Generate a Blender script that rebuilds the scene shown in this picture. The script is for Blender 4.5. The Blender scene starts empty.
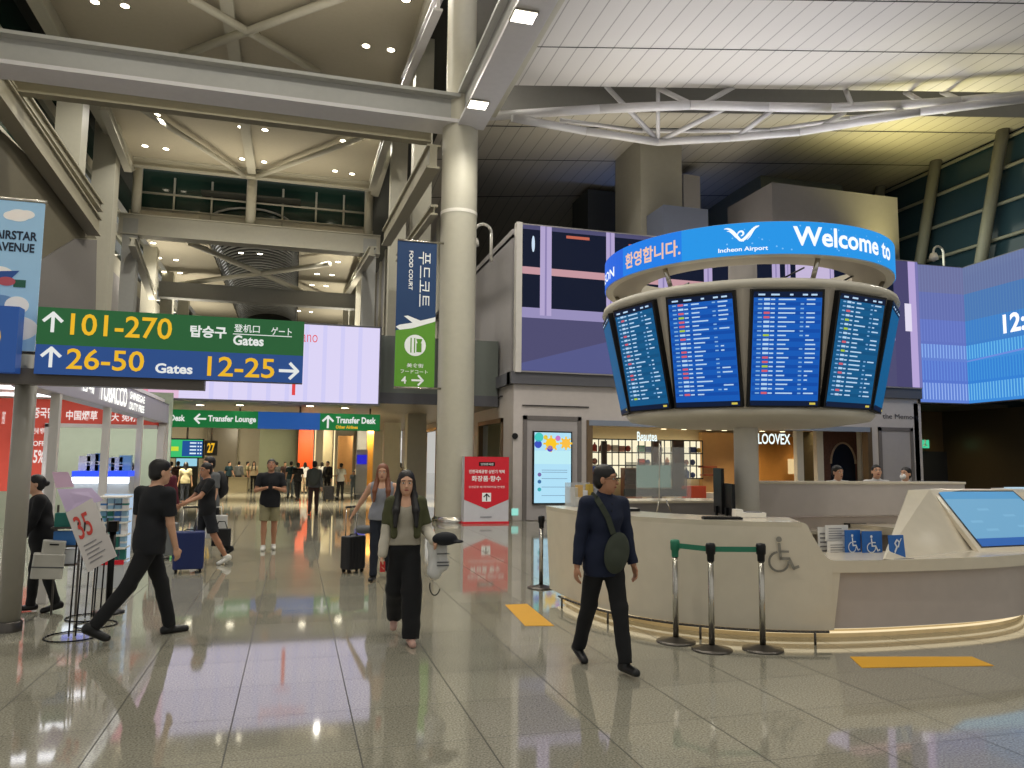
import bpy, math, random
AMB, KL, EXPO = .62, .7, 0.
import bpy, math, random
import numpy as np
from mathutils import Vector, Matrix
random.seed(7)
SC = bpy.context.scene
COL = SC.collection
PI = math.pi
# ------------------------------------------------------------------ camera
F_PX, YAW, PITCH, ROLL, CAM_H = 767.8, 0.27395, 0.09911, 0.0103, 1.75
def _basis():
    cy, sy, cp, sp = math.cos(YAW), math.sin(YAW), math.cos(PITCH), math.sin(PITCH)
    f = Vector((sy*cp, cy*cp, sp)); r = Vector((cy, -sy, 0)); u = r.cross(f)
    c, s = math.cos(ROLL), math.sin(ROLL)
    return r*c+u*s, -r*s+u*c, f
CR, CU, CF = _basis()
cam_d = bpy.data.cameras.new('camera'); cam = bpy.data.objects.new('camera', cam_d); COL.objects.link(cam)
m = Matrix((CR, CU, -CF)).transposed().to_4x4(); m.translation = (0, 0, CAM_H); cam.matrix_world = m
cam_d.sensor_width = 36; cam_d.lens = F_PX/1024*36; cam_d.clip_end = 400; cam_d.clip_start = .05
SC.camera = cam
def P(u, v, X=None, Y=None, Z=None):
    """point where the sight line through pixel (u, v) meets one plane of the place"""
    d = CF+CR*((u-512)/F_PX)+CU*((384-v)/F_PX); o = Vector((0, 0, CAM_H))
    if X is not None: t = X/d.x
    elif Y is not None: t = Y/d.y
    else: t = (Z-CAM_H)/d.z
    return o+d*t
# ------------------------------------------------------------------ materials
def lin(c):
    return tuple((x/255/12.92 if x/255 <= .04045 else ((x/255+.055)/1.055)**2.4) for x in c)
MATS = {}
def mat(name, rgb, rough=.5, metal=0., em=None, ems=1., var=.06, scale=6., bump=0., bscale=60., ior=1.45, alpha=None, trans=0., coat=0.):
    if name in MATS: return MATS[name]
    mt = bpy.data.materials.new(name); mt.use_nodes = True
    nt = mt.node_tree; n = nt.nodes; L = nt.links; b = n['Principled BSDF']
    c = lin(rgb)
    b.inputs['Roughness'].default_value = rough; b.inputs['Metallic'].default_value = metal; b.inputs['IOR'].default_value = ior
    b.inputs['Coat Weight'].default_value = coat
    tc = n.new('ShaderNodeTexCoord'); nz = n.new('ShaderNodeTexNoise'); nz.inputs['Scale'].default_value = scale; nz.inputs['Detail'].default_value = 3
    L.new(tc.outputs['Object'], nz.inputs['Vector'])
    mr = n.new('ShaderNodeMapRange'); mr.inputs['To Min'].default_value = 1-var; mr.inputs['To Max'].default_value = 1+var
    L.new(nz.outputs['Fac'], mr.inputs['Value'])
    mx = n.new('ShaderNodeVectorMath'); mx.operation = 'SCALE'; mx.inputs[0].default_value = c
    L.new(mr.outputs['Result'], mx.inputs['Scale']); L.new(mx.outputs['Vector'], b.inputs['Base Color'])
    if bump:
        nb = n.new('ShaderNodeTexNoise'); nb.inputs['Scale'].default_value = bscale; L.new(tc.outputs['Object'], nb.inputs['Vector'])
        bp = n.new('ShaderNodeBump'); bp.inputs['Strength'].default_value = bump; bp.inputs['Distance'].default_value = .01
        L.new(nb.outputs['Fac'], bp.inputs['Height']); L.new(bp.outputs['Normal'], b.inputs['Normal'])
    if em: b.inputs['Emission Color'].default_value = (*lin(em), 1); b.inputs['Emission Strength'].default_value = ems
    if trans: b.inputs['Transmission Weight'].default_value = trans
    if alpha is not None: b.inputs['Alpha'].default_value = alpha
    MATS[name] = mt
    return mt
def glow(name, rgb, s=1.):
    m_ = mat(name, (4, 4, 4), .5, em=rgb, ems=s, var=0); m_.node_tree.nodes['Principled BSDF'].inputs['Specular IOR Level'].default_value = .12
    return m_
# ------------------------------------------------------------------ mesh builder
class MB:
    def __init__(self): self.v = []; self.f = []; self.m = []; self.s = []; self.mats = []
    def mi(self, mt):
        if mt not in self.mats: self.mats.append(mt)
        return self.mats.index(mt)
    def raw(self, vs, fs, mt, smooth=False):
        o = len(self.v); self.v += [tuple(x) for x in vs]; k = self.mi(mt)
        for f in fs: self.f.append(tuple(i+o for i in f)); self.m.append(k); self.s.append(smooth)
        return self
    def box(self, a, b, mt, M=None):
        x0, x1 = sorted((a[0], b[0])); y0, y1 = sorted((a[1], b[1])); z0, z1 = sorted((a[2], b[2]))
        vs = [Vector(p) for p in ((x0,y0,z0),(x1,y0,z0),(x1,y1,z0),(x0,y1,z0),(x0,y0,z1),(x1,y0,z1),(x1,y1,z1),(x0,y1,z1))]
        if M: vs = [M@p for p in vs]
        return self.raw(vs, [(0,3,2,1),(4,5,6,7),(0,1,5,4),(1,2,6,5),(2,3,7,6),(3,0,4,7)], mt)
    def rbox(self, a, b, r, mt, M=None, n=3):
        """box with rounded vertical edges"""
        x0, x1 = sorted((a[0], b[0])); y0, y1 = sorted((a[1], b[1])); z0, z1 = sorted((a[2], b[2]))
        pts = []
        for cx, cy, s in ((x1-r, y1-r, 0), (x0+r, y1-r, 1), (x0+r, y0+r, 2), (x1-r, y0+r, 3)):
            for i in range(n+1):
                t = (s+i/n)*PI/2; pts.append((cx+r*math.cos(t), cy+r*math.sin(t)))
        return self.prism(pts, z0, z1, mt, M)
    def prism(self, pts, z0, z1, mt, M=None):
        k = len(pts); vs = [Vector((x, y, z0)) for x, y in pts]+[Vector((x, y, z1)) for x, y in pts]
        if M: vs = [M@p for p in vs]
        fs = [tuple(range(k-1, -1, -1)), tuple(range(k, 2*k))]+[(i, (i+1) % k, k+(i+1) % k, k+i) for i in range(k)]
        return self.raw(vs, fs, mt)
    def tube(self, a, b, r, mt, r2=None, n=12, cap=True):
        a = Vector(a); b = Vector(b); r2 = r if r2 is None else r2
        d = (b-a).normalized(); q = d.to_track_quat('Z', 'Y'); vs = []
        for p, rr in ((a, r), (b, r2)):
            for i in range(n): vs.append(p+q@Vector((rr*math.cos(2*PI*i/n), rr*math.sin(2*PI*i/n), 0)))
        self.raw(vs, [(i, (i+1) % n, n+(i+1) % n, n+i) for i in range(n)], mt, True)
        if cap: self.raw(vs, [tuple(range(n-1, -1, -1)), tuple(range(n, 2*n))], mt)
        return self
    def path(self, pts, r, mt, n=8):
        for a, b in zip(pts, pts[1:]): self.tube(a, b, r, mt, n=n)
        return self
    def lathe(self, prof, mt, c=(0, 0, 0), n=32, a0=0, a1=2*PI, smooth=True):
        full = abs(a1-a0-2*PI) < 1e-6; k = n if full else n+1; vs = []
        for r, z in prof:
            for i in range(k):
                t = a0+(a1-a0)*i/n; vs.append((c[0]+r*math.cos(t), c[1]+r*math.sin(t), c[2]+z))
        fs = []
        for j in range(len(prof)-1):
            for i in range(n):
                i2 = (i+1) % k; fs.append((j*k+i, j*k+i2, (j+1)*k+i2, (j+1)*k+i))
        return self.raw(vs, fs, mt, smooth)
    def sector(self, c, r0, r1, z0, z1, a0, a1, mt, n=40, r0b=None, r1b=None):
        """ring segment; r0b / r1b radii at the bottom"""
        r0b = r0 if r0b is None else r0b; r1b = r1 if r1b is None else r1b; vs = []
        for i in range(n+1):
            t = a0+(a1-a0)*i/n; ct, st = math.cos(t), math.sin(t)
            for r, z in ((r0b, z0), (r1b, z0), (r1, z1), (r0, z1)): vs.append((c[0]+r*ct, c[1]+r*st, z))
        fs = []
        for i in range(n):
            o = i*4
            for j in range(4): fs.append((o+j, o+(j+1) % 4, o+4+(j+1) % 4, o+4+j))
        self.raw(vs, fs, mt)
        return self.raw([vs[i] for i in (0, 1, 2, 3)]+[vs[-4], vs[-3], vs[-2], vs[-1]], [(3, 2, 1, 0), (4, 5, 6, 7)], mt)
    def quad(self, a, b, c, d, mt): return self.raw([a, b, c, d], [(0, 1, 2, 3)], mt)
    def ball(self, c, r, mt, n=12, k=8, M=None):
        if not hasattr(r, '__len__'): r = (r, r, r)
        vs = []; fs = []
        for j in range(k+1):
            ph = PI*j/k
            for i in range(n):
                t = 2*PI*i/n; p = Vector((c[0]+r[0]*math.sin(ph)*math.cos(t), c[1]+r[1]*math.sin(ph)*math.sin(t), c[2]+r[2]*math.cos(ph)))
                vs.append(M@p if M else p)
        for j in range(k):
            for i in range(n): fs.append((j*n+i, (j+1)*n+i, (j+1)*n+(i+1) % n, j*n+(i+1) % n))
        return self.raw(vs, fs, mt, True)
    def build(self, name, parent=None, bev=0):
        me = bpy.data.meshes.new(name); me.from_pydata(self.v, [], self.f)
        for mt in self.mats: me.materials.append(mt)
        me.polygons.foreach_set('material_index', self.m); me.polygons.foreach_set('use_smooth', self.s); me.update()
        import bmesh
        bm = bmesh.new(); bm.from_mesh(me); bmesh.ops.remove_doubles(bm, verts=bm.verts, dist=1e-5); bmesh.ops.recalc_face_normals(bm, faces=bm.faces); bm.to_mesh(me); bm.free()
        o = bpy.data.objects.new(name, me); COL.objects.link(o)
        if parent: attach(o, parent)
        if bev:
            md = o.modifiers.new('bevel', 'BEVEL'); md.width = bev; md.segments = 2; md.limit_method = 'ANGLE'
        return o
def attach(o, parent):
    o.parent = parent; o.matrix_parent_inverse = parent_world(parent).inverted()
def parent_world(p):
    if not p.parent: return p.matrix_basis.copy()
    return parent_world(p.parent)@p.matrix_parent_inverse@p.matrix_basis
def tag(o, label=None, cat=None, group=None, kind=None):
    if label: o['label'] = label
    if cat: o['category'] = cat
    if group: o['group'] = group
    if kind: o['kind'] = kind
    return o
def empty(name, loc, label, cat, group=None):
    o = bpy.data.objects.new(name, None); COL.objects.link(o); o.location = loc; o.empty_display_size = .1
    return tag(o, label, cat, group)
def struct(mb, name, bev=0): return tag(mb.build(name, bev=bev), kind='structure')
def frame(o, right, up):
    r = Vector(right).normalized(); u = Vector(up).normalized(); n = r.cross(u)
    M = Matrix((r, u, n)).transposed().to_4x4(); M.translation = Vector(o); return M
FX = (1, 0, 0); FZ = (0, 0, 1)
def copy_tree(o, parent=None):
    c = o.copy(); COL.objects.link(c)
    if parent: c.parent = parent
    for ch in [x for x in COL.objects if x.parent == o]: copy_tree(ch, c)
    return c
# ------------------------------------------------------------------ lettering
def text_geo(body, bold=0.):
    cu = bpy.data.curves.new('lettering', 'FONT'); cu.body = body; cu.size = 1; cu.offset = bold; cu.resolution_u = 3
    cu.space_line = 1.0
    o = bpy.data.objects.new('lettering', cu); COL.objects.link(o)
    bpy.context.view_layer.update()
    me = bpy.data.meshes.new_from_object(o.evaluated_get(bpy.context.evaluated_depsgraph_get()))
    vs = [v.co.copy() for v in me.vertices]; fs = [tuple(p.vertices) for p in me.polygons]
    bpy.data.objects.remove(o); bpy.data.curves.remove(cu); bpy.data.meshes.remove(me)
    return vs, fs
def put_text(mb, body, M, x0, y0, w, h, mt, bold=0.01, off=.006, bend=None):
    """letters fitted into the rectangle x0, y0, w, h of frame M (x right, y up)"""
    vs, fs = text_geo(body, bold)
    if not vs: return
    ax = min(v.x for v in vs); bx = max(v.x for v in vs); ay = min(v.y for v in vs); by = max(v.y for v in vs)
    s = h/(by-ay)
    sx = w/(bx-ax) if w else s
    out = []
    for v in vs:
        p = Vector((x0+(v.x-ax)*sx, y0+(v.y-ay)*s, off))
        out.append(bend(p) if bend else M@p)
    mb.raw(out, fs, mt)
def rect(mb, M, x0, y0, x1, y1, mt, off=.004):
    mb.quad(M@Vector((x0, y0, off)), M@Vector((x1, y0, off)), M@Vector((x1, y1, off)), M@Vector((x0, y1, off)), mt)
def poly(mb, M, pts, mt, off=.004, bend=None):
    mb.raw([(bend(Vector((x, y, off))) if bend else M@Vector((x, y, off))) for x, y in pts], [tuple(range(len(pts)))], mt)
def stroke(mb, M, pts, w, mt, off=.006, bend=None):
    for (x0, y0), (x1, y1) in zip(pts, pts[1:]):
        d = Vector((x1-x0, y1-y0)); L = d.length or 1; nx, ny = -d.y/L*w/2, d.x/L*w/2; ex, ey = d.x/L*w*.3, d.y/L*w*.3
        poly(mb, M, [(x0+nx-ex, y0+ny-ey), (x0-nx-ex, y0-ny-ey), (x1-nx+ex, y1-ny+ey), (x1+nx+ex, y1+ny+ey)], mt, off, bend)
def disc(mb, M, x, y, r, mt, off=.004, n=24, ry=None, bend=None):
    poly(mb, M, [(x+r*math.cos(2*PI*i/n), y+(ry or r)*math.sin(2*PI*i/n)) for i in range(n)], mt, off, bend)
def arrow(mb, M, x, y, s, mt, d='up', off=.006):
    T = {'up': lambda a, b: (x+a*s, y+b*s), 'right': lambda a, b: (x+b*s, y-a*s), 'left': lambda a, b: (x-b*s, y+a*s)}[d]
    w = .17*s
    stroke(mb, M, [T(0, -.5), T(0, .45)], w, mt, off)
    stroke(mb, M, [T(-.42, .06), T(0, .47)], w, mt, off); stroke(mb, M, [T(.42, .06), T(0, .47)], w, mt, off)
# ------------------------------------------------------------------ palette
CREAM = mat('cream_steel_paint', (188, 184, 168), .45)
GREYST = mat('grey_steel_paint', (168, 168, 164), .4)
LILAC = mat('pale_steel_paint', (204, 202, 204), .4)
PANELW = mat('off_white_wall_panel', (196, 188, 184), .4)
DGREY = mat('dark_grey_fascia', (92, 92, 98), .5)
MGREY = mat('mid_grey_cladding', (150, 146, 146), .5)
DARK = mat('dark_void_cladding', (54, 55, 50), .7)
BLACKM = mat('black_metal', (18, 18, 20), .4, metal=.3)
STEEL = mat('brushed_steel', (190, 186, 176), .22, metal=1., var=.1, scale=40)
DSTEEL = mat('dark_steel', (90, 86, 82), .35, metal=.9)
WHITE = mat('white_gloss', (236, 232, 222), .3)
DGLASS = mat('dark_green_glass', (34, 58, 50), .08, ior=1.5)
BGLASS = mat('dark_blue_green_glass', (38, 56, 64), .15, ior=1.5)
BLUEDK = mat('blue_lit_cladding', (46, 66, 98), .6)
BRONZE = mat('bronze_frame', (120, 100, 78), .35, metal=.6)
WOOD = mat('warm_wood_panel', (196, 146, 92), .45, var=.15, scale=3)
ORANGE = mat('orange_wall', (226, 84, 26), .5)
SAGE = mat('sage_wall', (128, 134, 110), .6)
# ------------------------------------------------------------------ floor
def tile_floor():
    mt = bpy.data.materials.new('polished_granite_tiles'); mt.use_nodes = True
    nt = mt.node_tree; n = nt.nodes; L = nt.links; b = n['Principled BSDF']
    geo = n.new('ShaderNodeNewGeometry'); sep = n.new('ShaderNodeSeparateXYZ'); L.new(geo.outputs['Position'], sep.inputs[0])
    def M(op, a, v=None, v2=None):
        k = n.new('ShaderNodeMath'); k.operation = op
        if hasattr(a, 'default_value') or hasattr(a, 'links'): L.new(a, k.inputs[0])
        else: k.inputs[0].default_value = a
        if v is not None:
            if hasattr(v, 'links'): L.new(v, k.inputs[1])
            else: k.inputs[1].default_value = v
        return k.outputs[0]
    fx = M('FRACT', M('DIVIDE', M('ADD', sep.outputs[0], .334+77.5), .775)); fy = M('FRACT', M('DIVIDE', M('ADD', sep.outputs[1], 76-4.146), .76))
    def line(f, w): return M('GREATER_THAN', M('ABSOLUTE', M('SUBTRACT', f, .5)), .5-w)
    g = M('MAXIMUM', line(fx, .0055), line(fy, .0035))
    cx = M('FLOOR', M('DIVIDE', M('ADD', sep.outputs[0], .334+77.5), .775)); cy = M('FLOOR', M('DIVIDE', M('ADD', sep.outputs[1], 76-4.146), .76))
    cmb = n.new('ShaderNodeCombineXYZ'); L.new(cx, cmb.inputs[0]); L.new(cy, cmb.inputs[1])
    wn = n.new('ShaderNodeTexWhiteNoise'); L.new(cmb.outputs[0], wn.inputs['Vector'])
    nz = n.new('ShaderNodeTexNoise'); nz.inputs['Scale'].default_value = 75; nz.inputs['Detail'].default_value = 4; L.new(geo.outputs['Position'], nz.inputs['Vector'])
    vo = n.new('ShaderNodeTexVoronoi'); vo.inputs['Scale'].default_value = 160; L.new(geo.outputs['Position'], vo.inputs['Vector'])
    sp = n.new('ShaderNodeMapRange'); sp.inputs['From Min'].default_value = .3; sp.inputs['From Max'].default_value = .7; sp.inputs['To Min'].default_value = .55; sp.inputs['To Max'].default_value = 1.45; L.new(nz.outputs['Fac'], sp.inputs['Value'])
    vv = n.new('ShaderNodeMapRange'); vv.inputs['To Min'].default_value = .93; vv.inputs['To Max'].default_value = 1.07; L.new(wn.outputs['Value'], vv.inputs['Value'])
    k = M('MULTIPLY', M('MULTIPLY', sp.outputs[0], vv.outputs[0]), M('SUBTRACT', 1., M('MULTIPLY', g, .85)))
    sc = n.new('ShaderNodeVectorMath'); sc.operation = 'SCALE'; sc.inputs[0].default_value = lin((142, 139, 125)); L.new(k, sc.inputs['Scale'])
    L.new(sc.outputs[0], b.inputs['Base Color'])
    r = M('ADD', .055, M('MULTIPLY', g, .4)); L.new(r, b.inputs['Roughness'])
    b.inputs['IOR'].default_value = 2.4; L.new(M('SUBTRACT', .5, M('MULTIPLY', g, .45)), b.inputs['Specular IOR Level'])
    return mt
FLOORM = tile_floor()
struct(MB().box((-40, -10, -.2), (45, 100, 0), FLOORM), 'floor')
for q, lab in (([(505, 605), (525, 626), (554, 626), (527, 604)], 'short yellow floor marking beside the blue wet reflections left of the counter'), ([(850, 657), (862, 668), (994, 666), (972, 657)], 'long yellow floor marking in front of the low counter')):
    pts = [P(u, v, Z=0) for u, v in q]
    mb = MB().prism([(p.x, p.y) for p in pts], .0005, .004, mat('yellow_tactile', (214, 158, 24), .5, bump=.3))
    tag(mb.build('floor_marking'), lab, 'floor marking', 'yellow floor markings')
# ------------------------------------------------------------------ hall ceiling
CEILM = mat('cream_ceiling_board', (178, 170, 150), .7)
XL, XR = -9.2, 4.0
mb = MB().box((XL, 8, 18), (XR, 45, 18.3), CEILM)
struct(mb, 'ceiling')
mb = MB().box((XL, 45, 14.9), (-5.6, 100, 15.2), CEILM).box((-.2, 45, 14.9), (XR, 100, 15.2), CEILM)
struct(mb, 'ceiling')
# louvred vault between the two far ceiling strips
mb = MB(); mb.box((-5.6, 45, 16.6), (-.2, 100, 16.7), DARK)
for y in np.arange(46, 80, .8):
    prev = None
    for i in range(13):
        t = PI*i/12; p = Vector((-2.9-2.6*math.cos(t), y, 14.9+1.3*math.sin(t)))
        if prev: mb.tube(prev, p, .07, GREYST, n=5, cap=False)
        prev = p
struct(mb, 'ceiling')
# frames of the ceiling edge: purlins and cross ribs
k = 0
def beam(name, a, b, w, h, mt, label, group='roof steelwork', lamps=()):
    """box beam from a to b, bottom centre line given"""
    a = Vector(a); b = Vector(b); d = b-a; L = d.length; d.normalize()
    side = d.cross(Vector((0, 0, 1)));
    if side.length < .01: side = Vector((1, 0, 0))
    side.normalize(); up = side.cross(d)
    M = Matrix((side, d, up)).transposed().to_4x4(); M.translation = a
    t = .06; mb = MB()
    mb.box((-w/2, 0, 0), (w/2, L, t), mt, M).box((-w/2, 0, h-t), (w/2, L, h), mt, M).box((-w/2+.09, 0, t), (w/2-.09, L, h-t), mt, M)
    return tag(mb.build(name), label, 'beam', group)
def brace(u1, u2, z, r, lab):
    a = P(*u1, Z=z); b = P(*u2, Z=z)
    tag(MB().tube(a, b, r, CREAM, n=10).build('ceiling_brace'), lab, 'brace', 'tubular braces under the cream ceiling')
brace((140, 108), (247, 177), 17.6, .14, 'cream tube brace under the middle ceiling bay, running in from its far left')
brace((362, 138), (256, 177), 17.6, .14, 'cream tube brace under the middle ceiling bay, running in from its far right')
brace((190, -2), (318, 72), 17.6, .16, 'cream tube brace of the top cross, falling from upper left to lower right')
brace((345, -4), (182, 55), 17.6, .16, 'cream tube brace of the top cross, rising from lower left to upper right')
brace((190, 243), (328, 302), 14.2, .17, 'cream tube brace of the far cross, falling towards the right posts')
brace((330, 264), (180, 284), 14.2, .17, 'cream tube brace of the far cross, rising towards the right posts')
for lab, y, z, h in (('cream cross beam on the clerestory line between the two hall ceilings', 45, 13.7, 1.15), ('darker far cross beam behind the crossed braces', 58, 12.9, 1.1)):
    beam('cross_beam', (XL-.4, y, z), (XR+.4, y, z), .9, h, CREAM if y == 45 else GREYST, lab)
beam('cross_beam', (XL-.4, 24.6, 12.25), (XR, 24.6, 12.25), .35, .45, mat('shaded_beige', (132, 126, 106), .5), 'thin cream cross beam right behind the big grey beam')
beam('cross_beam', (XL, 44.6, 17.5), (XR, 44.6, 17.5), .4, .5, CREAM, 'cream edge beam above the clerestory windows')
# edge beams of the ceiling
for x, s in ((XL, 'left'), (XR, 'right')):
    beam('edge_beam', (x, 20, 17.3), (x, 45, 17.3), .5, .9, CREAM, f'cream edge beam along the {s} side of the high hall ceiling')
beam('edge_beam', (-2.9, 26, 17.7), (-2.9, 45, 17.7), .45, .35, CREAM, 'cream middle rib of the high hall ceiling')
# big portal frame
def ibeam_main():
    mb = MB(); y0, y1 = 21.2, 22.15
    mb.box((-16, y0, 11.55), (4.3, y1, 11.66), LILAC).box((-16, y0+.25, 11.66), (4.3, y1-.25, 12.35), GREYST).box((-16, y0, 12.35), (4.3, y1, 12.45), GREYST)
    return tag(mb.build('portal_beam'), 'big grey portal beam crossing the hall to the round column', 'beam')
ibeam_main()
def lamp_on(name, M, w, h, rgb, s, label, group):
    t = empty(name, M.translation, label, 'lamp', group)
    MB().box((-w/2-.03, -h/2-.03, 0), (w/2+.03, h/2+.03, .05), STEEL, M).build('lamp_housing', t)
    MB().box((-w/2, -h/2, .051), (w/2, h/2, .065), glow('lamp_face', rgb, s), M).build('diffuser', t)
bb = MB().box((4.25, 2, 11.5), (5.05, 21.4, 11.6), LILAC).box((4.45, 2, 11.6), (4.85, 21.4, 12.5), GREYST).box((4.25, 2, 12.5), (5.05, 21.4, 12.6), GREYST)
tag(bb.build('portal_beam'), 'pale portal beam with two square lamps running from the round column towards the camera', 'beam')
for uv, lab in (((523, 17), 'square white lamp on the pale beam, the one nearer the top edge'), ((477, 105), 'square white lamp on the pale beam right at the round column')):
    p = P(*uv, Z=11.45); lamp_on('beam_lamp', frame((min(max(p.x, 4.5), 4.8), p.y, 11.5), (1, 0, 0), (0, -1, 0)) @ Matrix.Rotation(0, 4, 'X'), .5, .42, (255, 250, 235), 6., lab, 'square lamps under the pale beam')
beam('edge_beam', (5.75, 2, 12.9), (5.75, 23.4, 12.9), .35, .8, CREAM, 'cream edge beam between the pale beam and the slatted ceiling')
# round columns
cc = (4.42, 21.72)
t = empty('round_column', (*cc, 0), 'tall cream round column beside the food court banner', 'column')
MB().lathe([(.53, 0), (.53, 11.6)], CREAM, (*cc, 0), 40).build('lower_shaft', t)
MB().lathe([(.44, 11.6), (.44, 18.2)], CREAM, (*cc, 0), 40).build('upper_shaft', t)
MB().lathe([(.53, 11.6), (.43, 11.75)], CREAM, (*cc, 0), 40).build('collar', t)
MB().lathe([(.545, 8.9), (.545, 9.0)], WHITE, (*cc, 0), 40).build('joint_ring', t)
MB().lathe([(.62, 0), (.62, .1), (.55, .16)], STEEL, (*cc, 0), 40).build('base_ring', t)
# side trusses of the hall
def post(x, y, w, z0, z1, lab, mt=CREAM, rnd=False):
    mb = MB()
    if rnd: mb.tube((x, y, z0), (x, y, z1), w/2, mt, n=16)
    else: mb.box((x-w/2, y-w/2, z0), (x+w/2, y+w/2, z1), mt)
    tag(mb.build('hall_post'), lab, 'post', 'steel posts along the hall')
post(-9.2, 33.8, .95, 0, 18, 'cream hall post behind the near left diagonal')
post(-9.4, 40.5, 1.0, 0, 18, 'cream hall post second along the left side')
post(-9.0, 45, .75, 0, 14.6, 'grey square hall post under the left round stub', GREYST)
post(-8.85, 45, .5, 14.6, 18, 'round cream stub post at the left end of the clerestory', CREAM, True)
post(-2.9, 45, .55, 14.6, 18, 'round cream stub post at the middle of the clerestory', CREAM, True)
post(3.7, 45, .5, 14.6, 18, 'round cream stub post at the right end of the clerestory', CREAM, True)
post(3.8, 45, .75, 0, 14.6, 'grey square hall post under the right round stub', GREYST)
post(4.3, 35.8, .75, 0, 18, 'cream hall post right of the clerestory behind the banner')
post(4.3, 28.5, .7, 0, 18, 'cream hall post tucked behind the round column')
for i, y in enumerate((52, 59, 67, 76)):
    post(-9.2, y, .8, 0, 15, f'far left hall post, number {i+3} along the left side counted inwards')
    post(4.0, y, .8, 0, 15, f'far right hall post, number {i+3} along the right side counted inwards')
def diag(a, b, X, w, h, lab, ext=0, mt=LILAC):
    p = P(*a, X=X); q = P(*b, X=X); d = (p-q).normalized(); beam('truss_member', p+d*ext, q, w, h, mt, lab, 'side truss members')
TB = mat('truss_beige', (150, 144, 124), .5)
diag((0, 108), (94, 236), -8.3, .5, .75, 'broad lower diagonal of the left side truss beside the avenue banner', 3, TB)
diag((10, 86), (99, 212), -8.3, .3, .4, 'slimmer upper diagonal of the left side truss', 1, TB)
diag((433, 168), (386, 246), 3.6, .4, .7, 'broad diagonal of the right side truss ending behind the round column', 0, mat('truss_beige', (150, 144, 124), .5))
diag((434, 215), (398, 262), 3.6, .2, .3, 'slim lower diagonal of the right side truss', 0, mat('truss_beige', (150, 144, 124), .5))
diag((438, 10), (404, 88), 3.8, .3, .4, 'short diagonal of the right side truss above the portal beam')
diag((103, 110), (128, 172), -8.6, .35, .5, 'short diagonal of the left side truss over the round stub post', 0, CREAM)
diag((388, 140), (372, 190), 3.5, .35, .5, 'short diagonal of the right side truss over the round stub post', 0, CREAM)
diag((132, 246), (152, 300), -8.6, .35, .5, 'far left diagonal below the cross beam', 0, CREAM)
diag((372, 256), (344, 300), 3.4, .35, .5, 'far right diagonal below the cross beam', 0, CREAM)
def xpanel(pts, X, mt, lab):
    q = [P(u, v, X=X) for u, v in pts]; n = len(q); m2 = MB(); m2.raw([*q, *[p-Vector((.15, 0, 0)) for p in q]], [tuple(range(n)), tuple(range(2*n-1, n-1, -1))]+[(i, (i+1) % n, n+(i+1) % n, n+i) for i in range(n)], mt)
    tag(m2.build('side_cladding'), lab, 'panel', 'cladding panels of the left hall side')
xpanel([(-30, 300), (38, 262), (75, 239), (97, 240), (95, 345), (-30, 365)], -8.6, mat('side_grey', (118, 114, 112), .5), 'grey cladding panel above the green gate sign on the left hall side')
xpanel([(-30, 100), (40, 168), (92, 232), (97, 239), (75, 238), (38, 261), (-30, 299)], -8.62, mat('side_brown', (104, 98, 80), .6), 'brown cladding panel below the left truss diagonals')
# clerestory windows
t = MB().box((XL, 46.2, 15.6), (XR, 46.3, 18.2), DGLASS).box((XL, 45.9, 14.85), (XR, 46.4, 15.6), CREAM); struct(t, 'window_1')
mb = MB()
for x in (-7.1, -5.1, -1.2, .7, 2.3): mb.tube((x, 45.9, 14.8), (x, 45.9, 17.5), .06, CREAM, n=8)
for z in (15.6, 16.5): mb.tube((XL, 45.85, z), (XR, 45.85, z), .06, CREAM, n=8)
tag(mb.build('clerestory_railing'), 'cream tube railing across the dark clerestory windows', 'railing')
# side walls of the hall
mb = MB().box((-10.6, 14, 0), (-10.3, 100, 12.2), MGREY).box((-10.6, 14, 12.2), (-10.3, 100, 13.2), CREAM).box((-10.7, 14, 13.2), (-10.5, 100, 18.5), DGLASS)
for z in (14.6, 16): mb.box((-10.5, 14, z), (-10.3, 100, z+.5), CREAM)
struct(mb, 'wall_left')
mb = MB().box((6.5, 30, 4.4), (6.8, 100, 18.5), MGREY)
for y in range(32, 100, 4): mb.box((6.35, y, 4.4), (6.5, y+.7, 18.5), CREAM)
struct(mb, 'wall_right')
struct(MB().box((-10.8, -8, 18.3), (-9.1, 100, 18.5), DARK).box((3.9, 22, 18.3), (7, 100, 18.5), DARK).box((-10.8, -8, 18.4), (7, 9, 18.6), CEILM), 'ceiling')
struct(MB().box((-10.6, 99, 0), (7, 99.3, 19), DGREY), 'wall_back')
# bridge over the hall with the led screen on it
SOFM = mat('brown_grey_soffit', (118, 108, 92), .35)
mb = MB().box((-10.3, 23.35, 3.42), (6.1, 50, 3.5), SOFM).box((-10.3, 23.35, 3.5), (6.1, 23.6, 5.5), mat('green_grey_fascia', (112, 118, 112), .5)).box((-10.3, 23.6, 5.3), (6.1, 50, 5.5), DGREY)
mb.box((-10.3, 23.3, 3.42), (6.1, 23.35, 3.75), DGREY)
struct(mb, 'trim_1')
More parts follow.
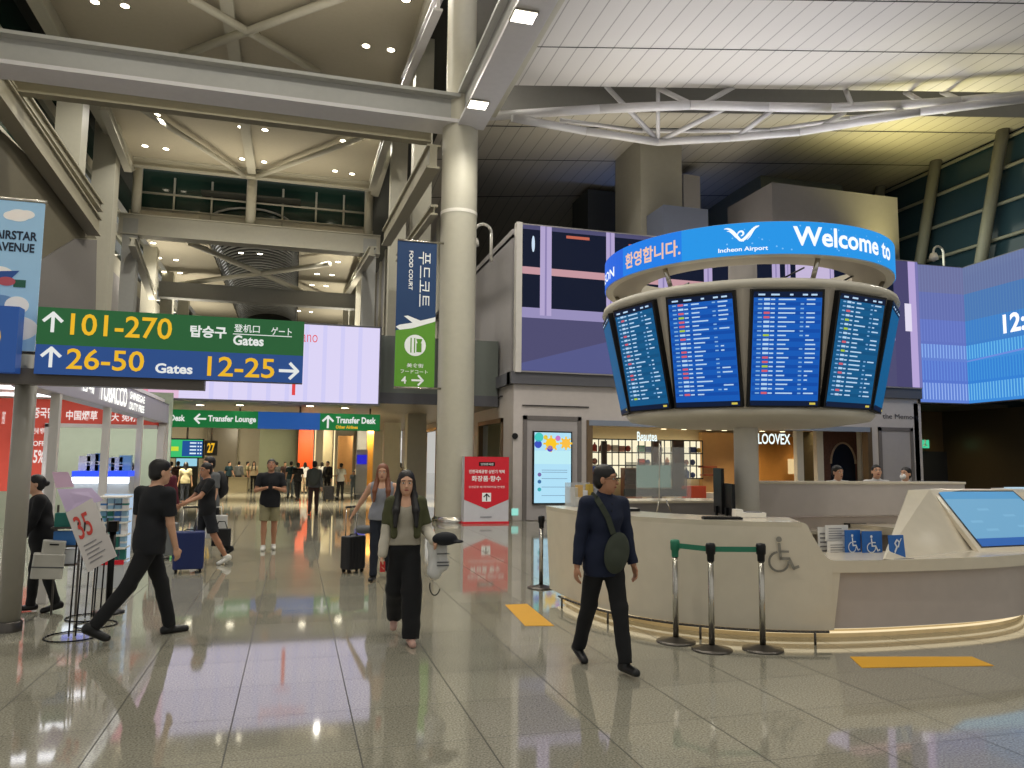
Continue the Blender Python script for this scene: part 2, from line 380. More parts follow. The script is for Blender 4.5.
# far wall under the bridge
YB = 46.
mb = MB().box((-10.3, YB+1, 0), (6.1, YB+1.3, 3.42), mat('far_wall', (160, 152, 130), .5))
struct(mb, 'wall_far')
def far_panel(u0, u1, v0, v1, mt, lab, Y=YB, th=.25, grp='far wall panels', nm='wall_panel', cat='panel'):
    a = P(u0, v1, Y=Y); b = P(u1, v0, Y=Y)
    tag(MB().box((a.x, Y, max(a.z, 0)), (b.x, Y+th, min(b.z, 3.4)), mt).build(nm), lab, cat, grp)
far_panel(258, 297, 427, 478, SAGE, 'sage green wall panel far behind the man in shorts')
far_panel(297, 314, 427, 480, ORANGE, 'bright orange wall panel far down the hall', Y=44.5)
far_panel(205, 238, 427, 482, mat('dark_far', (104, 98, 86), .3), 'dark glossy wall panel far behind the pair with the shopping bag')
far_panel(322, 333, 427, 482, mat('pale_far', (170, 160, 130), .3), 'pale pillar right of the orange wall panel', Y=44)
far_panel(337, 353, 436, 482, WOOD, 'brown wood wall panel below the right end of the transfer sign', Y=43)
far_panel(366, 374, 424, 486, mat('gold_panel', (214, 150, 60), .25, metal=.4), 'golden pillar left of the restroom wall', Y=43)
for u, v0, v1, y, s, lab in ((315, 427, 478, 43.8, 1.5, 'thin warm light strip beside the orange panel'), (334, 428, 480, 43.5, 2.2, 'thin warm light strip beside the pale pillar'), (384, 424, 474, 42, 2.2, 'tall white light strip left of the restroom signs'), (398, 424, 470, 40.5, 2.2, 'tall white light strip behind the restroom signs')):
    a = P(u-1.3, v1, Y=y); b = P(u+1.3, v0, Y=y)
    tag(MB().box((a.x, y-.1, 0), (b.x, y, min(b.z, 3.4)), glow('strip_warm', (255, 228, 170), s)).build('light_strip'), lab, 'light', 'far light strips')
# downlights
DL = glow('downlight_face', (255, 244, 214), 9.)
def downlight(u, v, z, r=.14, lab='small round white downlight in the cream hall ceiling', grp='hall ceiling downlights'):
    p = P(u, v, Z=z); t = empty('downlight', (p.x, p.y, z), lab, 'downlight', grp)
    MB().lathe([(r, 0), (r+.05, -.01), (r+.05, .0)], STEEL, (p.x, p.y, z), 16).build('rim', t)
    MB().lathe([(0.001, -.006), (r, -.006), (r, .0)], DL, (p.x, p.y, z), 16).build('lamp_face', t)
    return p
for u, v in ((95, 2), (125, 6), (366, 46), (391, 50), (406, 0), (157, 115), (145, 146), (166, 149), (241, 127), (242, 159), (265, 130), (264, 162), (343, 141), (335, 171), (352, 174), (256, 34)):
    downlight(u, v, 17.99, .15)
for u, v in ((153, 243), (159, 258), (176, 260), (164, 272), (180, 273), (338, 262), (317, 274), (332, 275), (312, 285), (326, 286), (172, 301), (186, 302), (175, 311), (187, 313), (299, 311), (311, 312)):
    downlight(u, v, 14.89, .17, 'small round white downlight in the lower ceiling strips beyond the clerestory', 'far ceiling downlights')
for u, v in ((241, 253), (260, 254)):
    downlight(u, v, 13.68, .15, 'small round white downlight under the clerestory cross beam', 'beam downlights')
for u, v in ((240, 405), (310, 406), (345, 408), (200, 405)):
    downlight(u, v, 3.415, .12, 'small warm downlight under the bridge behind the hanging sign', 'bridge downlights')
# ------------------------------------------------------------------ right hall ceiling
def slat_mat(name, rgb, step, x_off, dark=.45):
    mt = bpy.data.materials.new(name); mt.use_nodes = True; nt = mt.node_tree; n = nt.nodes; L = nt.links; b = n['Principled BSDF']
    geo = n.new('ShaderNodeNewGeometry'); sep = n.new('ShaderNodeSeparateXYZ'); L.new(geo.outputs['Position'], sep.inputs[0])
    def M(op, a, v):
        k = n.new('ShaderNodeMath'); k.operation = op
        if hasattr(a, 'links'): L.new(a, k.inputs[0])
        else: k.inputs[0].default_value = a
        if hasattr(v, 'links'): L.new(v, k.inputs[1])
        else: k.inputs[1].default_value = v
        return k.outputs[0]
    f = M('FRACT', M('DIVIDE', M('ADD', sep.outputs[0], x_off), step), 0)
    g = M('LESS_THAN', f, .07)
    nz = n.new('ShaderNodeTexNoise'); nz.inputs['Scale'].default_value = .4; L.new(geo.outputs['Position'], nz.inputs['Vector'])
    k = M('MULTIPLY', M('ADD', .93, M('MULTIPLY', nz.outputs['Fac'], .14)), M('SUBTRACT', 1., M('MULTIPLY', g, dark)))
    sc = n.new('ShaderNodeVectorMath'); sc.operation = 'SCALE'; sc.inputs[0].default_value = lin(rgb); L.new(k, sc.inputs['Scale'])
    L.new(sc.outputs[0], b.inputs['Base Color']); b.inputs['Roughness'].default_value = .5
    return mt
SLAT = slat_mat('slatted_white_ceiling', (206, 202, 198), .52, 100)
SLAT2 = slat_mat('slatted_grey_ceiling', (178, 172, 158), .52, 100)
def edge_y(x): return 23.3-(x-6.2)*.272
def arc_mb(f, x0, x1, w, z, mt, mb):
    xs = np.linspace(x0, x1, 12)
    for a, b in zip(xs, xs[1:]): mb.raw([(a, f(a), z), (b, f(b), z), (b, f(b)+w, z), (a, f(a)+w, z)], [(0, 1, 2, 3)], mt)
mb = MB(); pts = [(6.0, -8), (30, -8), (30, edge_y(30)), (6.0, edge_y(6.0))]
mb.prism(pts, 14, 14.25, SLAT)
SEAM = mat('seam_shadow_gap', (30, 30, 32), .8)
arc_mb(lambda x: edge_y(x)-2.5, 6.2, 30, .05, 13.995, SEAM, mb)
arc_mb(lambda x: edge_y(x)-5.1, 6.2, 30, .05, 13.995, SEAM, mb)
struct(mb, 'ceiling')
# recess between the two slatted ceilings
struct(MB().box((5.2, 17, 16.6), (31, 28, 16.8), mat('recess_grey', (128, 126, 122), .7)), 'ceiling')
# rear slatted ceiling, bending down towards the back
def fy_(x): return edge_y(x)+2.1
def zs_(y): return 14.1 if y < 29 else 14.1-.011*(y-29)**2
mb = MB(); NX, NY = 16, 16; vs = []
for i in range(NX+1):
    x = 4.8+22*i/NX
    for j in range(NY+1):
        y = fy_(x)+(45-fy_(x))*j/NY; vs.append((x, y, zs_(y)))
mb.raw(vs, [(i*(NY+1)+j, (i+1)*(NY+1)+j, (i+1)*(NY+1)+j+1, i*(NY+1)+j+1) for i in range(NX) for j in range(NY)], SLAT2, True)
RCS = mat('recess_grey', (150, 146, 136), .7)
vs = []
for i in range(NX+1): x = 4.8+22*i/NX; vs += [(x, fy_(x), 14.1), (x, fy_(x)+.05, 16.6)]
mb.raw(vs, [(2*i, 2*i+1, 2*i+3, 2*i+2) for i in range(NX)], RCS)
for d_ in (1.3, 4.6, 8.6):
    for i in range(NX): xa, xb = 4.8+22*i/NX, 4.8+22*(i+1)/NX; ya_, yb_ = fy_(xa)+d_, fy_(xb)+d_; mb.raw([(xa, ya_, zs_(ya_)-.01), (xb, yb_, zs_(yb_)-.01), (xb, yb_+.07, zs_(yb_+.07)-.01), (xa, ya_+.07, zs_(ya_+.07)-.01)], [(0, 1, 2, 3)], SEAM)
struct(mb, 'ceiling')
struct(MB().box((5, 44.5, 8), (32, 44.8, 17), DARK), 'wall_hall_back')
# tube truss below the gap
t = empty('tube_truss', (6, 23, 12.9), 'long white tube truss spanning below the slatted ceilings', 'truss')
def chord(name, pts, z, r, dz=0):
    q = [P(u, v, Z=z) for u, v in pts]; MB().path(q, r, LILAC, n=12).build(name, t); return q
Tq = chord('top_chord', [(476, 117), (600, 109), (690, 105), (768, 107), (830, 108), (900, 105), (960, 101), (1030, 95)], 13.35, .15)
Bq = chord('bottom_chord', [(512, 118), (585, 131), (658, 142), (730, 138), (800, 132), (860, 122), (920, 112), (1030, 98)], 12.7, .13)
Rq = chord('rear_chord', [(560, 120), (642, 131), (700, 131), (770, 130), (850, 118), (960, 104)], 13.2, .07)
for a, b in (((606, 86), (658, 141)), ((725, 108), (660, 141)), ((772, 110), (738, 136)), ((845, 112), (815, 131)), ((905, 106), (886, 120)), ((966, 102), (945, 112)), ((695, 106), (658, 88)), ((700, 106), (735, 86)), ((845, 88), (852, 106)), ((905, 92), (924, 103)), ((942, 92), (962, 101))):
    p = P(*a, Z=13.35); q = P(*b, Z=12.75 if b[1] > 110 else 13.35)
    if a[1] < 100: p = P(*a, Z=14.1)
    if b[1] < 100: q = P(*b, Z=14.1)
    MB().tube(p, q, .085, LILAC, n=10).build('web_strut', t)
MB().tube(P(658, 88, Z=14.1), P(658, 140, Z=12.75), .07, LILAC).build('web_strut', t)
# roof volumes above the shops
GV = mat('warm_grey_block', (150, 146, 134), .6)
def block(u0, u1, v0, v1, Y, dep, mt, lab, zb=8.0, nm='roof_box'):
    a = P(u0, v1, Y=Y); b = P(u1, v0, Y=Y); z1 = P((u0+u1)/2, v0, Y=Y).z
    tag(MB().box((a.x, Y, zb), (b.x, Y+dep, z1), mt).build(nm), lab, 'building block', 'rooftop blocks above the shops')
block(641, 681, 100, 240, 25.9, 2.4, GV, 'tall beige shaft rising to the slatted ceiling above the shops')
block(664, 708, 207, 240, 24.5, 1.5, mat('blue_grey_block', (96, 102, 120), .6), 'low blue grey box in front of the tall beige shaft')
block(684, 700, 175, 230, 27.5, 1.5, MGREY, 'narrow grey box right behind the beige shaft')
block(588, 640, 192, 240, 31, 2, mat('dark_block', (66, 68, 68), .7), 'dark low box left of the tall beige shaft')
block(740, 762, 155, 240, 33, 4, BLUEDK, 'dark blue lit block between the beige shaft and the grey block')
block(762, 841, 148, 240, 28, 7, mat('green_grey_block', (112, 116, 102), .6), 'large green grey block behind the airport ring banner')
block(774, 897, 190, 270, 23.6, 3, mat('grey_block', (124, 120, 122), .6), 'wide grey rooftop box right behind the ring banner')
# glass wall of the terminal
GX = 25.15
mb = MB().box((GX+.1, 5, 0), (GX+.3, 60, 14.3), BGLASS); struct(mb, 'window_2')
mb = MB(); MUL = mat('glass_wall_tube', (120, 118, 104), .5)
for y0 in (9.5, 12.5, 15.5, 18.5, 21.5, 24.6, 27.7, 30.8, 34): mb.tube((GX-.35, y0+2.6, 4), (GX-.35, y0-.1, 14.2), .22, MUL, n=10)
for z in (5.0, 6.3, 7.6, 8.9, 10.2, 11.5, 12.8, 13.9): mb.tube((GX-.05, 5, z), (GX-.05, 45, z), .07, MUL, n=8)
tag(mb.build('glass_wall_frame'), 'leaning grey tubes and transoms in front of the dark glass wall', 'frame')
# ------------------------------------------------------------------ shop building in front
YF = 21.7; XC = 6.15
mb = MB()
a588 = P(588, 422, Y=YF); a866 = P(868, 425, Y=YF); zt = 2.98; x0, x1 = a588.x, a866.x
mb.box((XC, YF, 0), (x0, YF+.3, 4.0), PANELW).box((x0, YF, zt), (x1, YF+.3, 4.0), PANELW).box((x1, YF, 0), (20.7, YF+.3, 4.0), PANELW)
struct(mb, 'wall_front', bev=.01)
mb = MB().box((XC-.12, YF-.15, 4.0), (20.75, YF+.35, 4.36), DGREY); mb.box((XC-.12, YF, 4.0), (XC+.2, 30, 4.36), DGREY); struct(mb, 'trim_2')
# side wall along the hall
mb = MB()
def ys(u): return P(u, 458, X=XC).y
yd0, yd1 = ys(503), ys(479)
ye0, ye1 = ys(437), ys(421)
for a, b, z in ((YF+.3, yd0, 0), (yd0, yd1, 3.05), (yd1, ye0, 0), (ye0, ye1, 3.2), (ye1, 46, 0)): mb.box((XC, a, z), (XC+.3, b, 4.0), PANELW)
mb.box((XC, YF+.3, 4.36), (XC+.3, 30, 8.78), MGREY)
struct(mb, 'wall_side')
struct(MB().box((XC, YF+.3, 8.5), (20.7, 40, 8.6), DGREY).box((20.7, 21.9, 8.5), (24.9, 25.2, 8.6), DGREY), 'trim_3')
for a, b, z, n, lab in ((yd0, yd1, 3.05, 1, ''), (ye0, ye1, 3.2, 2, '')):
    m2 = MB().box((XC-.06, a, 0), (XC+.1, a+.14, z), BRONZE).box((XC-.06, b-.14, 0), (XC+.1, b, z), BRONZE).box((XC-.06, a, z-.14), (XC+.1, b, z), BRONZE)
    struct(m2, f'door_{n}')
# niche behind the first doorway with a portrait screen
struct(MB().box((XC+1.8, YF+.3, 0), (XC+1.9, 30, 4), PANELW).box((XC+1.7, ye0-1, 0), (XC+1.8, ye1+2, 3.4), WOOD), 'wall_inner')
t = empty('wall_screen', (XC+1.78, 24, 1.3), 'small portrait screen seen through the bronze doorway beside the round column', 'screen')
mq = frame((XC+1.79, 24.4, 1.5), (0, -1, 0), FZ)
MB().box((-.55, -.9, -.05), (.55, .9, .03), BLACKM, mq).build('frame', t)
m2 = MB(); rect(m2, mq, -.5, -.85, .5, .85, glow('teal_scr', (96, 132, 128)), .034); rect(m2, mq, -.4, -.3, .3, .5, glow('teal_scr2', (150, 178, 150)), .038); m2.build('display', t)
for q, (ya, yb) in enumerate(((31, 32.2), (32.9, 34.2), (35, 36.4))):
    tag(MB().box((XC+.9, ya, 0), (XC+1.1, ya+.25, 3.1), BRONZE).build('gold_pillar'), 'gold pillar inside the shop entrance left of the round column', 'pillar', 'gold pillars in the shop entrance')
# restroom panels and signs
t = empty('restroom_wall', (XC-.05, 41, 0), 'blue grey panelled restroom wall behind the two women', 'wall panel')
mq = MB(); mq.box((XC-.1, 40.2, 0), (XC, 44.5, 3.9), mat('blue_grey_panel', (126, 132, 142), .3)); mq.build('panel', t)
for u0, u1, v0, v1, nm, lab, c in ((394, 402, 438, 450, 'toilet', 'white square restroom sign with two small figures, left one of the pair', (240, 238, 230)), (405, 417, 438, 450, 'info', 'greyish square sign right of the white restroom sign', (176, 180, 176))):
    a = P(u0, v1, Y=39); b = P(u1, v0, Y=39)
    t = empty('restroom_sign', (a.x, 39, a.z), lab, 'sign'); M = frame((a.x, 39, a.z), FX, FZ); w, h = b.x-a.x, b.z-a.z
    MB().box((0, 0, -.1), (w, h, 0), glow('sign_'+nm, c, .9), M).build('panel', t)
    m2 = MB(); DK = mat('sign_dark', (30, 30, 34), .5)
    for x in ((w*.33, w*.66) if nm == 'toilet' else (w*.5,)):
        disc(m2, M, x, h*.74, h*.07, DK); rect(m2, M, x-w*.08, h*.2, x+w*.08, h*.64, DK)
    m2.build('figures', t)
# door with the bright poster screen
def door_panel(u0, u1, v0, v1, n):
    a = P(u0, v1, Y=YF); b = P(u1, v0, Y=YF); m2 = MB(); fr = mat('grey_door_frame', (112, 106, 104), .4)
    m2.box((a.x, YF-.05, 0), (a.x+.12, YF+.05, b.z), fr).box((b.x-.12, YF-.05, 0), (b.x, YF+.05, b.z), fr).box((a.x, YF-.05, b.z-.12), (b.x, YF+.05, b.z), fr)
    m2.box((a.x+.12, YF-.02, .02), (b.x-.12, YF-.001, b.z-.12), mat('grey_door_leaf', (170, 164, 164), .4)); struct(m2, f'door_{n}')
door_panel(522, 581, 417, 519, 3)
door_panel(881, 912, 428, 520, 4)
t = empty('poster_screen', P(552, 470, Y=YF-.15), 'bright light blue poster screen with yellow flowers on the grey door', 'screen')
a = P(534, 503, Y=YF-.1); b = P(571, 433, Y=YF-.1); M = frame((a.x, YF-.1, a.z), FX, FZ); w, h = b.x-a.x, b.z-a.z
MB().box((-.04, -.04, -.08), (w+.04, h+.04, 0), BLACKM, M).build('frame', t)
m2 = MB(); rect(m2, M, 0, 0, w, h, glow('pale_blue_scr', (176, 224, 246)), .003)
rect(m2, M, 0, h*.55, w, h*.74, glow('pale_blue_scr2', (190, 236, 244)), .005)
for x, y, r, c in ((.12, .93, .12, (70, 200, 190)), (.1, .83, .1, (60, 80, 190)), (.45, .84, .15, (250, 200, 40)), (.42, .77, .08, (90, 70, 190)), (.86, .85, .12, (250, 190, 70)), (.3, .93, .06, (230, 200, 60)), (.64, .92, .07, (200, 120, 200))): disc(m2, M, x*w, y*h, r*w, glow(f'blob{c}', c), .008)
for x, y, s in ((.45, .84, .2), (.86, .85, .16)):
    for i in range(8):
        t0 = i*PI/4; stroke(m2, M, [(x*w, y*h), (x*w+s*w*math.cos(t0), y*h+s*w*math.sin(t0))], .05*w, glow('blob(250, 200, 40)', (250, 200, 40)), .007)
for y in (.46, .43, .34, .22, .1): rect(m2, M, .2*w, y*h, .9*w, (y+.008)*h, glow('scr_line', (120, 150, 180)), .006)
for y, c in ((.4, (120, 100, 160)), (.3, (60, 110, 160)), (.19, (60, 170, 180))): disc(m2, M, .14*w, y*h, .05*w, glow(f'blob{c}', c), .008)
m2.build('display', t)
for u, v, lab in ((515, 436, 'small dark round camera on the white front wall beside the door'),): tag(MB().tube(P(u, v, Y=YF), P(u, v, Y=YF-.06), .09, BLACKM, n=20).build('wall_camera'), lab, 'camera')
a = P(515, 512, Y=YF-.02); tag(MB().box((a.x-.1, YF-.02, a.z-.1), (a.x+.1, YF, a.z+.1), glow('mint', (150, 220, 205))).build('door_control'), 'small mint lit square low on the white front wall', 'control panel')
m2 = MB(); M = frame((P(522, 406, Y=YF).x, YF-.02, P(522, 406, Y=YF).z), FX, FZ); m2.box((0, 0, 0), (2.1, .04, .02), mat('slot_dark', (60, 56, 56)), M); tag(m2.build('air_slot'), 'long thin dark slot above the grey door', 'vent')
# script letters on the wall corners
m2 = MB(); Ms = frame((XC-.01, P(505, 410, X=XC).y+1.5, 3.62), (0, -1, 0), FZ); SCR = mat('script_ink', (60, 56, 60), .5)
stroke(m2, Ms, [(0, 0), (.12, .25), (.15, -.02), (.4, .1), (.7, .06), (1.0, .12), (1.3, .1)], .05, SCR, .012)
tag(m2.build('wall_lettering'), 'dark script lettering above the bronze doorway', 'lettering')
m2 = MB(); Ms = frame((P(880, 420, Y=YF).x, YF-.01, P(880, 420, Y=YF).z), FX, FZ); put_text(m2, 'the Memory', Ms, .1, .0, 1.5, .22, SCR, .0, .012)
tag(m2.build('wall_lettering'), 'small dark lettering on the white wall right of the shops', 'lettering')
# ------------------------------------------------------------------ open shop interior
YI = 26.6
m2 = MB().box((x0-2, YI, 0), (x1+2, YI+.2, 3.2), mat('shop_cream_wall', (214, 196, 160), .6)); m2.box((x0-2, YF+.3, 2.98), (x1+2, YI, 3.1), mat('shop_ceiling', (206, 190, 160), .6)); struct(m2, 'wall_shop')
def span(u0, u1, v0, v1, Y): return P(u0, v1, Y=Y), P(u1, v0, Y=Y)
# frame around the opening
m2 = MB().box((x0-.05, YF-.08, 0), (x0+.12, YF+.2, zt), BRONZE).box((x1-.1, YF-.08, 0), (x1+.08, YF+.2, zt), BRONZE).box((x0, YF-.1, zt-.16), (x1, YF+.2, zt), mat('blue_grey_lintel', (132, 140, 156), .4)); struct(m2, 'trim_4')
t = empty('display_shelf_wall', (P(640, 480, Y=YI-.4).x, YI-.4, 0), 'backlit cream display shelving with black bars in the shop', 'shelving')
lit = glow('shelf_light', (240, 230, 196), 1.15); m2 = MB(); bars = MB()
a, b = span(590, 700, 441, 478, YI-.3); zb = a.z; zt2 = b.z
m2.box((a.x, YI-.3, zb), (b.x, YI-.2, zt2), lit); m2.build('light_panel', t)
n = 17
for i in range(n+1):
    x = a.x+(b.x-a.x)*i/n; bars.box((x-.013, YI-.5, zb), (x+.013, YI-.46, zt2), BLACKM)
for z in (zb, zb+.33*(zt2-zb), zb+.66*(zt2-zb), zt2): bars.box((a.x, YI-.5, z-.02), (b.x, YI-.3, z+.02), BLACKM)
bars.build('shelf_bars', t)
for i, (u, w) in enumerate(((604, 5), (657, 8), (678, 10))):
    q0, q1 = span(u-w/2, u+w/2, 441, 500, YI-.55); bk = MB().box((q0.x, YI-.6, q0.z), (q1.x, YI-.5, q1.z), mat('brown_column', (74, 56, 46), .4)); bk.build('upright', t)
rr = random.Random(3); mats = [mat(f'product_{i}', c, .4) for i, c in enumerate([(236, 180, 160), (200, 90, 80), (240, 236, 226), (120, 190, 160), (60, 80, 140), (230, 200, 120), (190, 140, 130), (80, 120, 90)])]
def product(x, y, z, kind, lab, grp):
    mt = mats[rr.randrange(len(mats))]; m2 = MB(); s = rr.uniform(.8, 1.25)
    if kind == 0: m2.lathe([(.001, 0), (.09*s, 0), (.09*s, .2*s), (.03, .26*s), (.03, .31*s), (.001, .31*s)], mt, (x, y, z), 10)
    elif kind == 1: m2.rbox((x-.12*s, y-.06, z), (x+.12*s, y+.06, z+.2*s), .03, mt)
    else: m2.ball((x, y, z+.11*s), (.11*s, .08, .11*s), mt, 10, 6)
    tag(m2.build('shop_product'), lab, 'product', grp)
for r in range(3):
    for i in range(n):
        if rr.random() < .62: product(a.x+(b.x-a.x)*(i+.5)/n, YI-.42, zb+.02+r*.333*(zt2-zb), rr.randrange(3), 'small shop product on the backlit cream shelves', 'products on the backlit shelves')
# lower brown shelves and shop counters
q0, q1 = span(624, 642, 468, 499, YI-1); t = empty('low_shelf', (q0.x, YI-1, 0), 'pinkish brown low display shelf left of the man looking screen', 'shelving')
MB().box((q0.x, YI-1, 0), (q1.x, YI-.7, q1.z), mat('rose_brown', (150, 112, 98), .5)).build('body', t)
m2 = MB()
for z in np.linspace(.9, q1.z-.05, 4): m2.box((q0.x, YI-1.2, z), (q1.x, YI-1, z+.03), BRONZE)
m2.build('boards', t)
q0, q1 = span(590, 602, 466, 490, YI-1.4); tag(MB().rbox((q0.x, YI-1.6, 0), (q1.x+.3, YI-1.2, q1.z), .04, mat('blue_cab', (40, 66, 140), .4)).build('blue_cabinet'), 'dark blue display cabinet just left of the man in navy', 'cabinet')
q0, q1 = span(700, 733, 436, 500, YI-.05); tag(MB().box((q0.x, YI-.25, 0), (q1.x, YI-.02, 2.9), mat('tan_wall', (206, 164, 112), .6)).build('wood_panel'), 'tan wooden wall panel at the right end of the backlit shelves', 'panel')
for i, (u, v) in enumerate(((709, 467), (711, 475))): q = P(u, v, Y=YI-.5); tag(MB().box((q.x-.35, YI-.5, q.z-.03), (q.x+.35, YI-.25, q.z+.03), mat('red_brown', (150, 74, 50), .5)).build('wall_shelf'), ['upper', 'lower'][i]+' red brown wall shelf on the tan panel', 'shelf')
t = empty('cash_desk', P(693, 505, Y=YI-2.3), 'white shop desk with an orange front box behind the counter', 'desk')
q0, q1 = span(673, 716, 476, 503, YI-2.3); MB().rbox((q0.x, YI-2.5, 0), (q1.x+.1, YI-1.7, q0.z+.35), .1, WHITE).build('body', t)
q0, q1 = span(684, 705, 486, 498, YI-2.7); MB().rbox((q0.x, YI-2.8, q0.z), (q1.x, YI-2.52, q1.z), .03, mat('coral_box', (226, 92, 60), .5)).build('coral_front', t)
q0, q1 = span(757, 802, 437, 485, YI-1.0); tag(MB().box((q0.x, YI-1.1, 0), (q1.x, YI-1.0, 2.75), mat('gold_wood_wall', (188, 134, 66), .5, var=.12)).build('wood_panel'), 'golden wooden wall panel under the white bright letters', 'panel')
q0, q1 = span(791, 798, 459, 474, YI-1.3); tag(MB().box((q0.x, YI-1.3, q0.z), (q1.x, YI-1.12, q1.z), glow('warm_box', (236, 206, 150), .9)).build('light_box'), 'small warm lit box on the golden wooden wall', 'light box')
for i, (u0, u1) in enumerate(((798, 803), (818, 823), (862, 867))):
    q0, q1 = span(u0, u1, 436, 485, YF+1.4); tag(MB().box((q0.x, YF+1.4, 0), (q1.x, YF+1.6, 2.95), WHITE).build('shop_pillar'), ['cream pillar right of the golden wooden wall', 'cream pillar left of the arched shop front', 'cream pillar right of the arched shop front'][i], 'pillar')
q0, q1 = span(803, 818, 436, 490, YF+2.6); tag(MB().box((q0.x, YF+2.6, 0), (q1.x, YF+2.7, 2.9), mat('olive_door', (92, 88, 66), .4)).build('olive_partition'), 'olive brown shop panel between two cream pillars', 'panel')
t = empty('arched_shop_front', P(843, 500, Y=YF+1.8), 'brown patterned shop front with a dark blue arched doorway', 'shop front')
q0, q1 = span(823, 862, 436, 490, YF+1.8); M = frame((q0.x, YF+1.8, 0), FX, FZ); w = q1.x-q0.x
MB().box((0, 0, -.1), (w, 2.9, 0), mat('mosaic_brown', (112, 82, 76), .5, var=.5, scale=14), M).build('surround', t)
ap = [(w*.5+.52*math.cos(PI*i/16), 1.75+.75*math.sin(PI*i/16)) for i in range(17)]
m2 = MB(); poly(m2, M, [(w*.5+.52, 0)]+ap+[(w*.5-.52, 0)], mat('navy_door', (22, 34, 58), .4), .01); m2.build('arched_door', t)
m2 = MB(); m2.path([M@Vector((x, y, .03)) for x, y in ap], .035, mat('arch_trim', (190, 170, 150), .4)); m2.build('arch_trim', t)
def word(name, body, u0, u1, v0, v1, Y, rgb, lab, s=1.3):
    q0, q1 = span(u0, u1, v0, v1, Y); m2 = MB(); put_text(m2, body, frame((q0.x, Y, q0.z), FX, FZ), 0, 0, q1.x-q0.x, q1.z-q0.z, glow('letters_lit', rgb, s), .02)
    tag(m2.build(name), lab, 'sign')
word('shop_sign', 'Beautea', 637, 657, 432, 441, YF+1.2, (235, 250, 246), 'glowing white shop name over the backlit shelves', 1.2)
word('shop_sign', 'LOOVEX', 758, 790, 434, 444, YF+1.2, (235, 250, 250), 'glowing white letters above the golden wooden wall', 1.2)
for i, u in enumerate((600, 622, 650, 668, 690, 714, 740)):
    q = P(u, 434, Z=2.97); t = empty('downlight', (q.x, min(q.y, YI-.6), 2.97), 'small warm round downlight in the shop ceiling', 'downlight', 'shop ceiling downlights')
    MB().lathe([(.001, -.01), (.1, -.01), (.1, 0)], glow('warm_dl', (255, 236, 190), 3), (q.x, min(q.y, YI-.6), 2.97), 14).build('lamp_face', t)
# dark zone under the right hand screens
m2 = MB().box((20.7, 25, 0), (25, 25.2, 3.85), mat('dark_brown_wall', (92, 76, 54), .35)).box((20.7, 22, 3.85), (25, 25, 3.95), DARK).box((20.5, YF, 0), (20.8, 25, 3.85), PANELW); struct(m2, 'wall_recess')
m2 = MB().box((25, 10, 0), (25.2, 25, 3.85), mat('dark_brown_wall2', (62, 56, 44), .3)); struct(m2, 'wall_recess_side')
t = empty('exit_sign', P(925, 444, Y=24.7), 'small green lit exit sign on the dark wall under the blue screens', 'sign')
q0, q1 = span(921, 929, 440, 448, 24.7); M = frame((q0.x, 24.7, q0.z), FX, FZ)
MB().box((0, 0, -.08), (q1.x-q0.x, q1.z-q0.z, 0), glow('exit_green', (70, 200, 150)), M).build('panel', t)
m2 = MB(); w = q1.x-q0.x; disc(m2, M, w*.55, w*.75, w*.09, WHITE); stroke(m2, M, [(w*.5, w*.62), (w*.5, w*.4), (w*.3, w*.2)], .04, WHITE); stroke(m2, M, [(w*.5, w*.4), (w*.7, w*.2)], .04, WHITE); m2.build('running_figure', t)
for i, (u0, u1, mt, lab) in enumerate(((917, 965, mat('dark_door', (40, 44, 52), .3), 'dark double door panel under the exit sign'), (965, 985, mat('brown_p', (84, 70, 50), .4), 'brown wall panel right of the dark door'), (1000, 1024, mat('olive_lit', (112, 110, 78), .3), 'olive wall panel at the right edge below the blue screens'))):
    q0, q1 = span(u0, u1, 452 if i == 0 else (415 if i == 1 else 432), 500, 24.9); tag(MB().box((q0.x, 24.85, 0), (q1.x, 24.98, q1.z), mt).build('wall_panel'), lab, 'panel')
# ------------------------------------------------------------------ giant led wall on the front
LED = {}
def G(c, s=1.): return glow('led_%d_%d_%d' % c, c, s)
zl0, zl1 = 4.38, 8.78
t = empty('led_wall', (XC, YF-.1, zl0), 'giant led wall showing a building facade above the white shops', 'screen')
M = frame((XC, YF-.22, zl0), FX, FZ); WL = 20.7-XC; HL = zl1-zl0
MB().box((0, -.04, -.2), (WL, HL+.04, 0), MGREY, M).build('casing', t)
MB().box((-.02, -.05, -.21), (.16, HL+.06, .02), mat('pale_edge', (206, 202, 196), .4), M).build('edge_trim', t)
m2 = MB(); rect(m2, M, .16, 0, WL, HL, G((78, 76, 112)), .003)
poly(m2, M, [(.16, 0), (3.5, 0), (4.7, HL*.34), (.16, HL*.05)], G((84, 88, 136)), .005)
rect(m2, M, .16, HL*.37, WL, HL*.97, G((14, 22, 44)), .006)
rect(m2, M, .16, HL*.36, WL, HL*.43, G((150, 142, 186)), .008)
poly(m2, M, [(.16, HL*.66), (WL, HL*.64), (WL, HL*.69), (.16, HL*.71)], G((196, 150, 158)), .01)
for x, w in ((.72, .36), (2.85, .28), (4.6, .36), (6.2, .3), (7.1, .2), (8.7, .3), (9.2, .2), (10.8, .3), (12.6, .3)):
    rect(m2, M, x, HL*.38, x+w, HL, G((178, 164, 206)), .012); rect(m2, M, x+w*.42, HL*.38, x+w*.58, HL, G((140, 128, 176)), .014)
rect(m2, M, 1.55, HL*.93, 2.3, HL*.95, G((190, 100, 80)), .012); rect(m2, M, 3.6, HL*.91, 4.3, HL*.93, G((190, 100, 80)), .012)
disc(m2, M, .5, HL*.87, .05, G((200, 220, 240)), .014, ry=.25)
rect(m2, M, 9.6, HL*.4, 11, HL*.98, G((196, 182, 216)), .013)
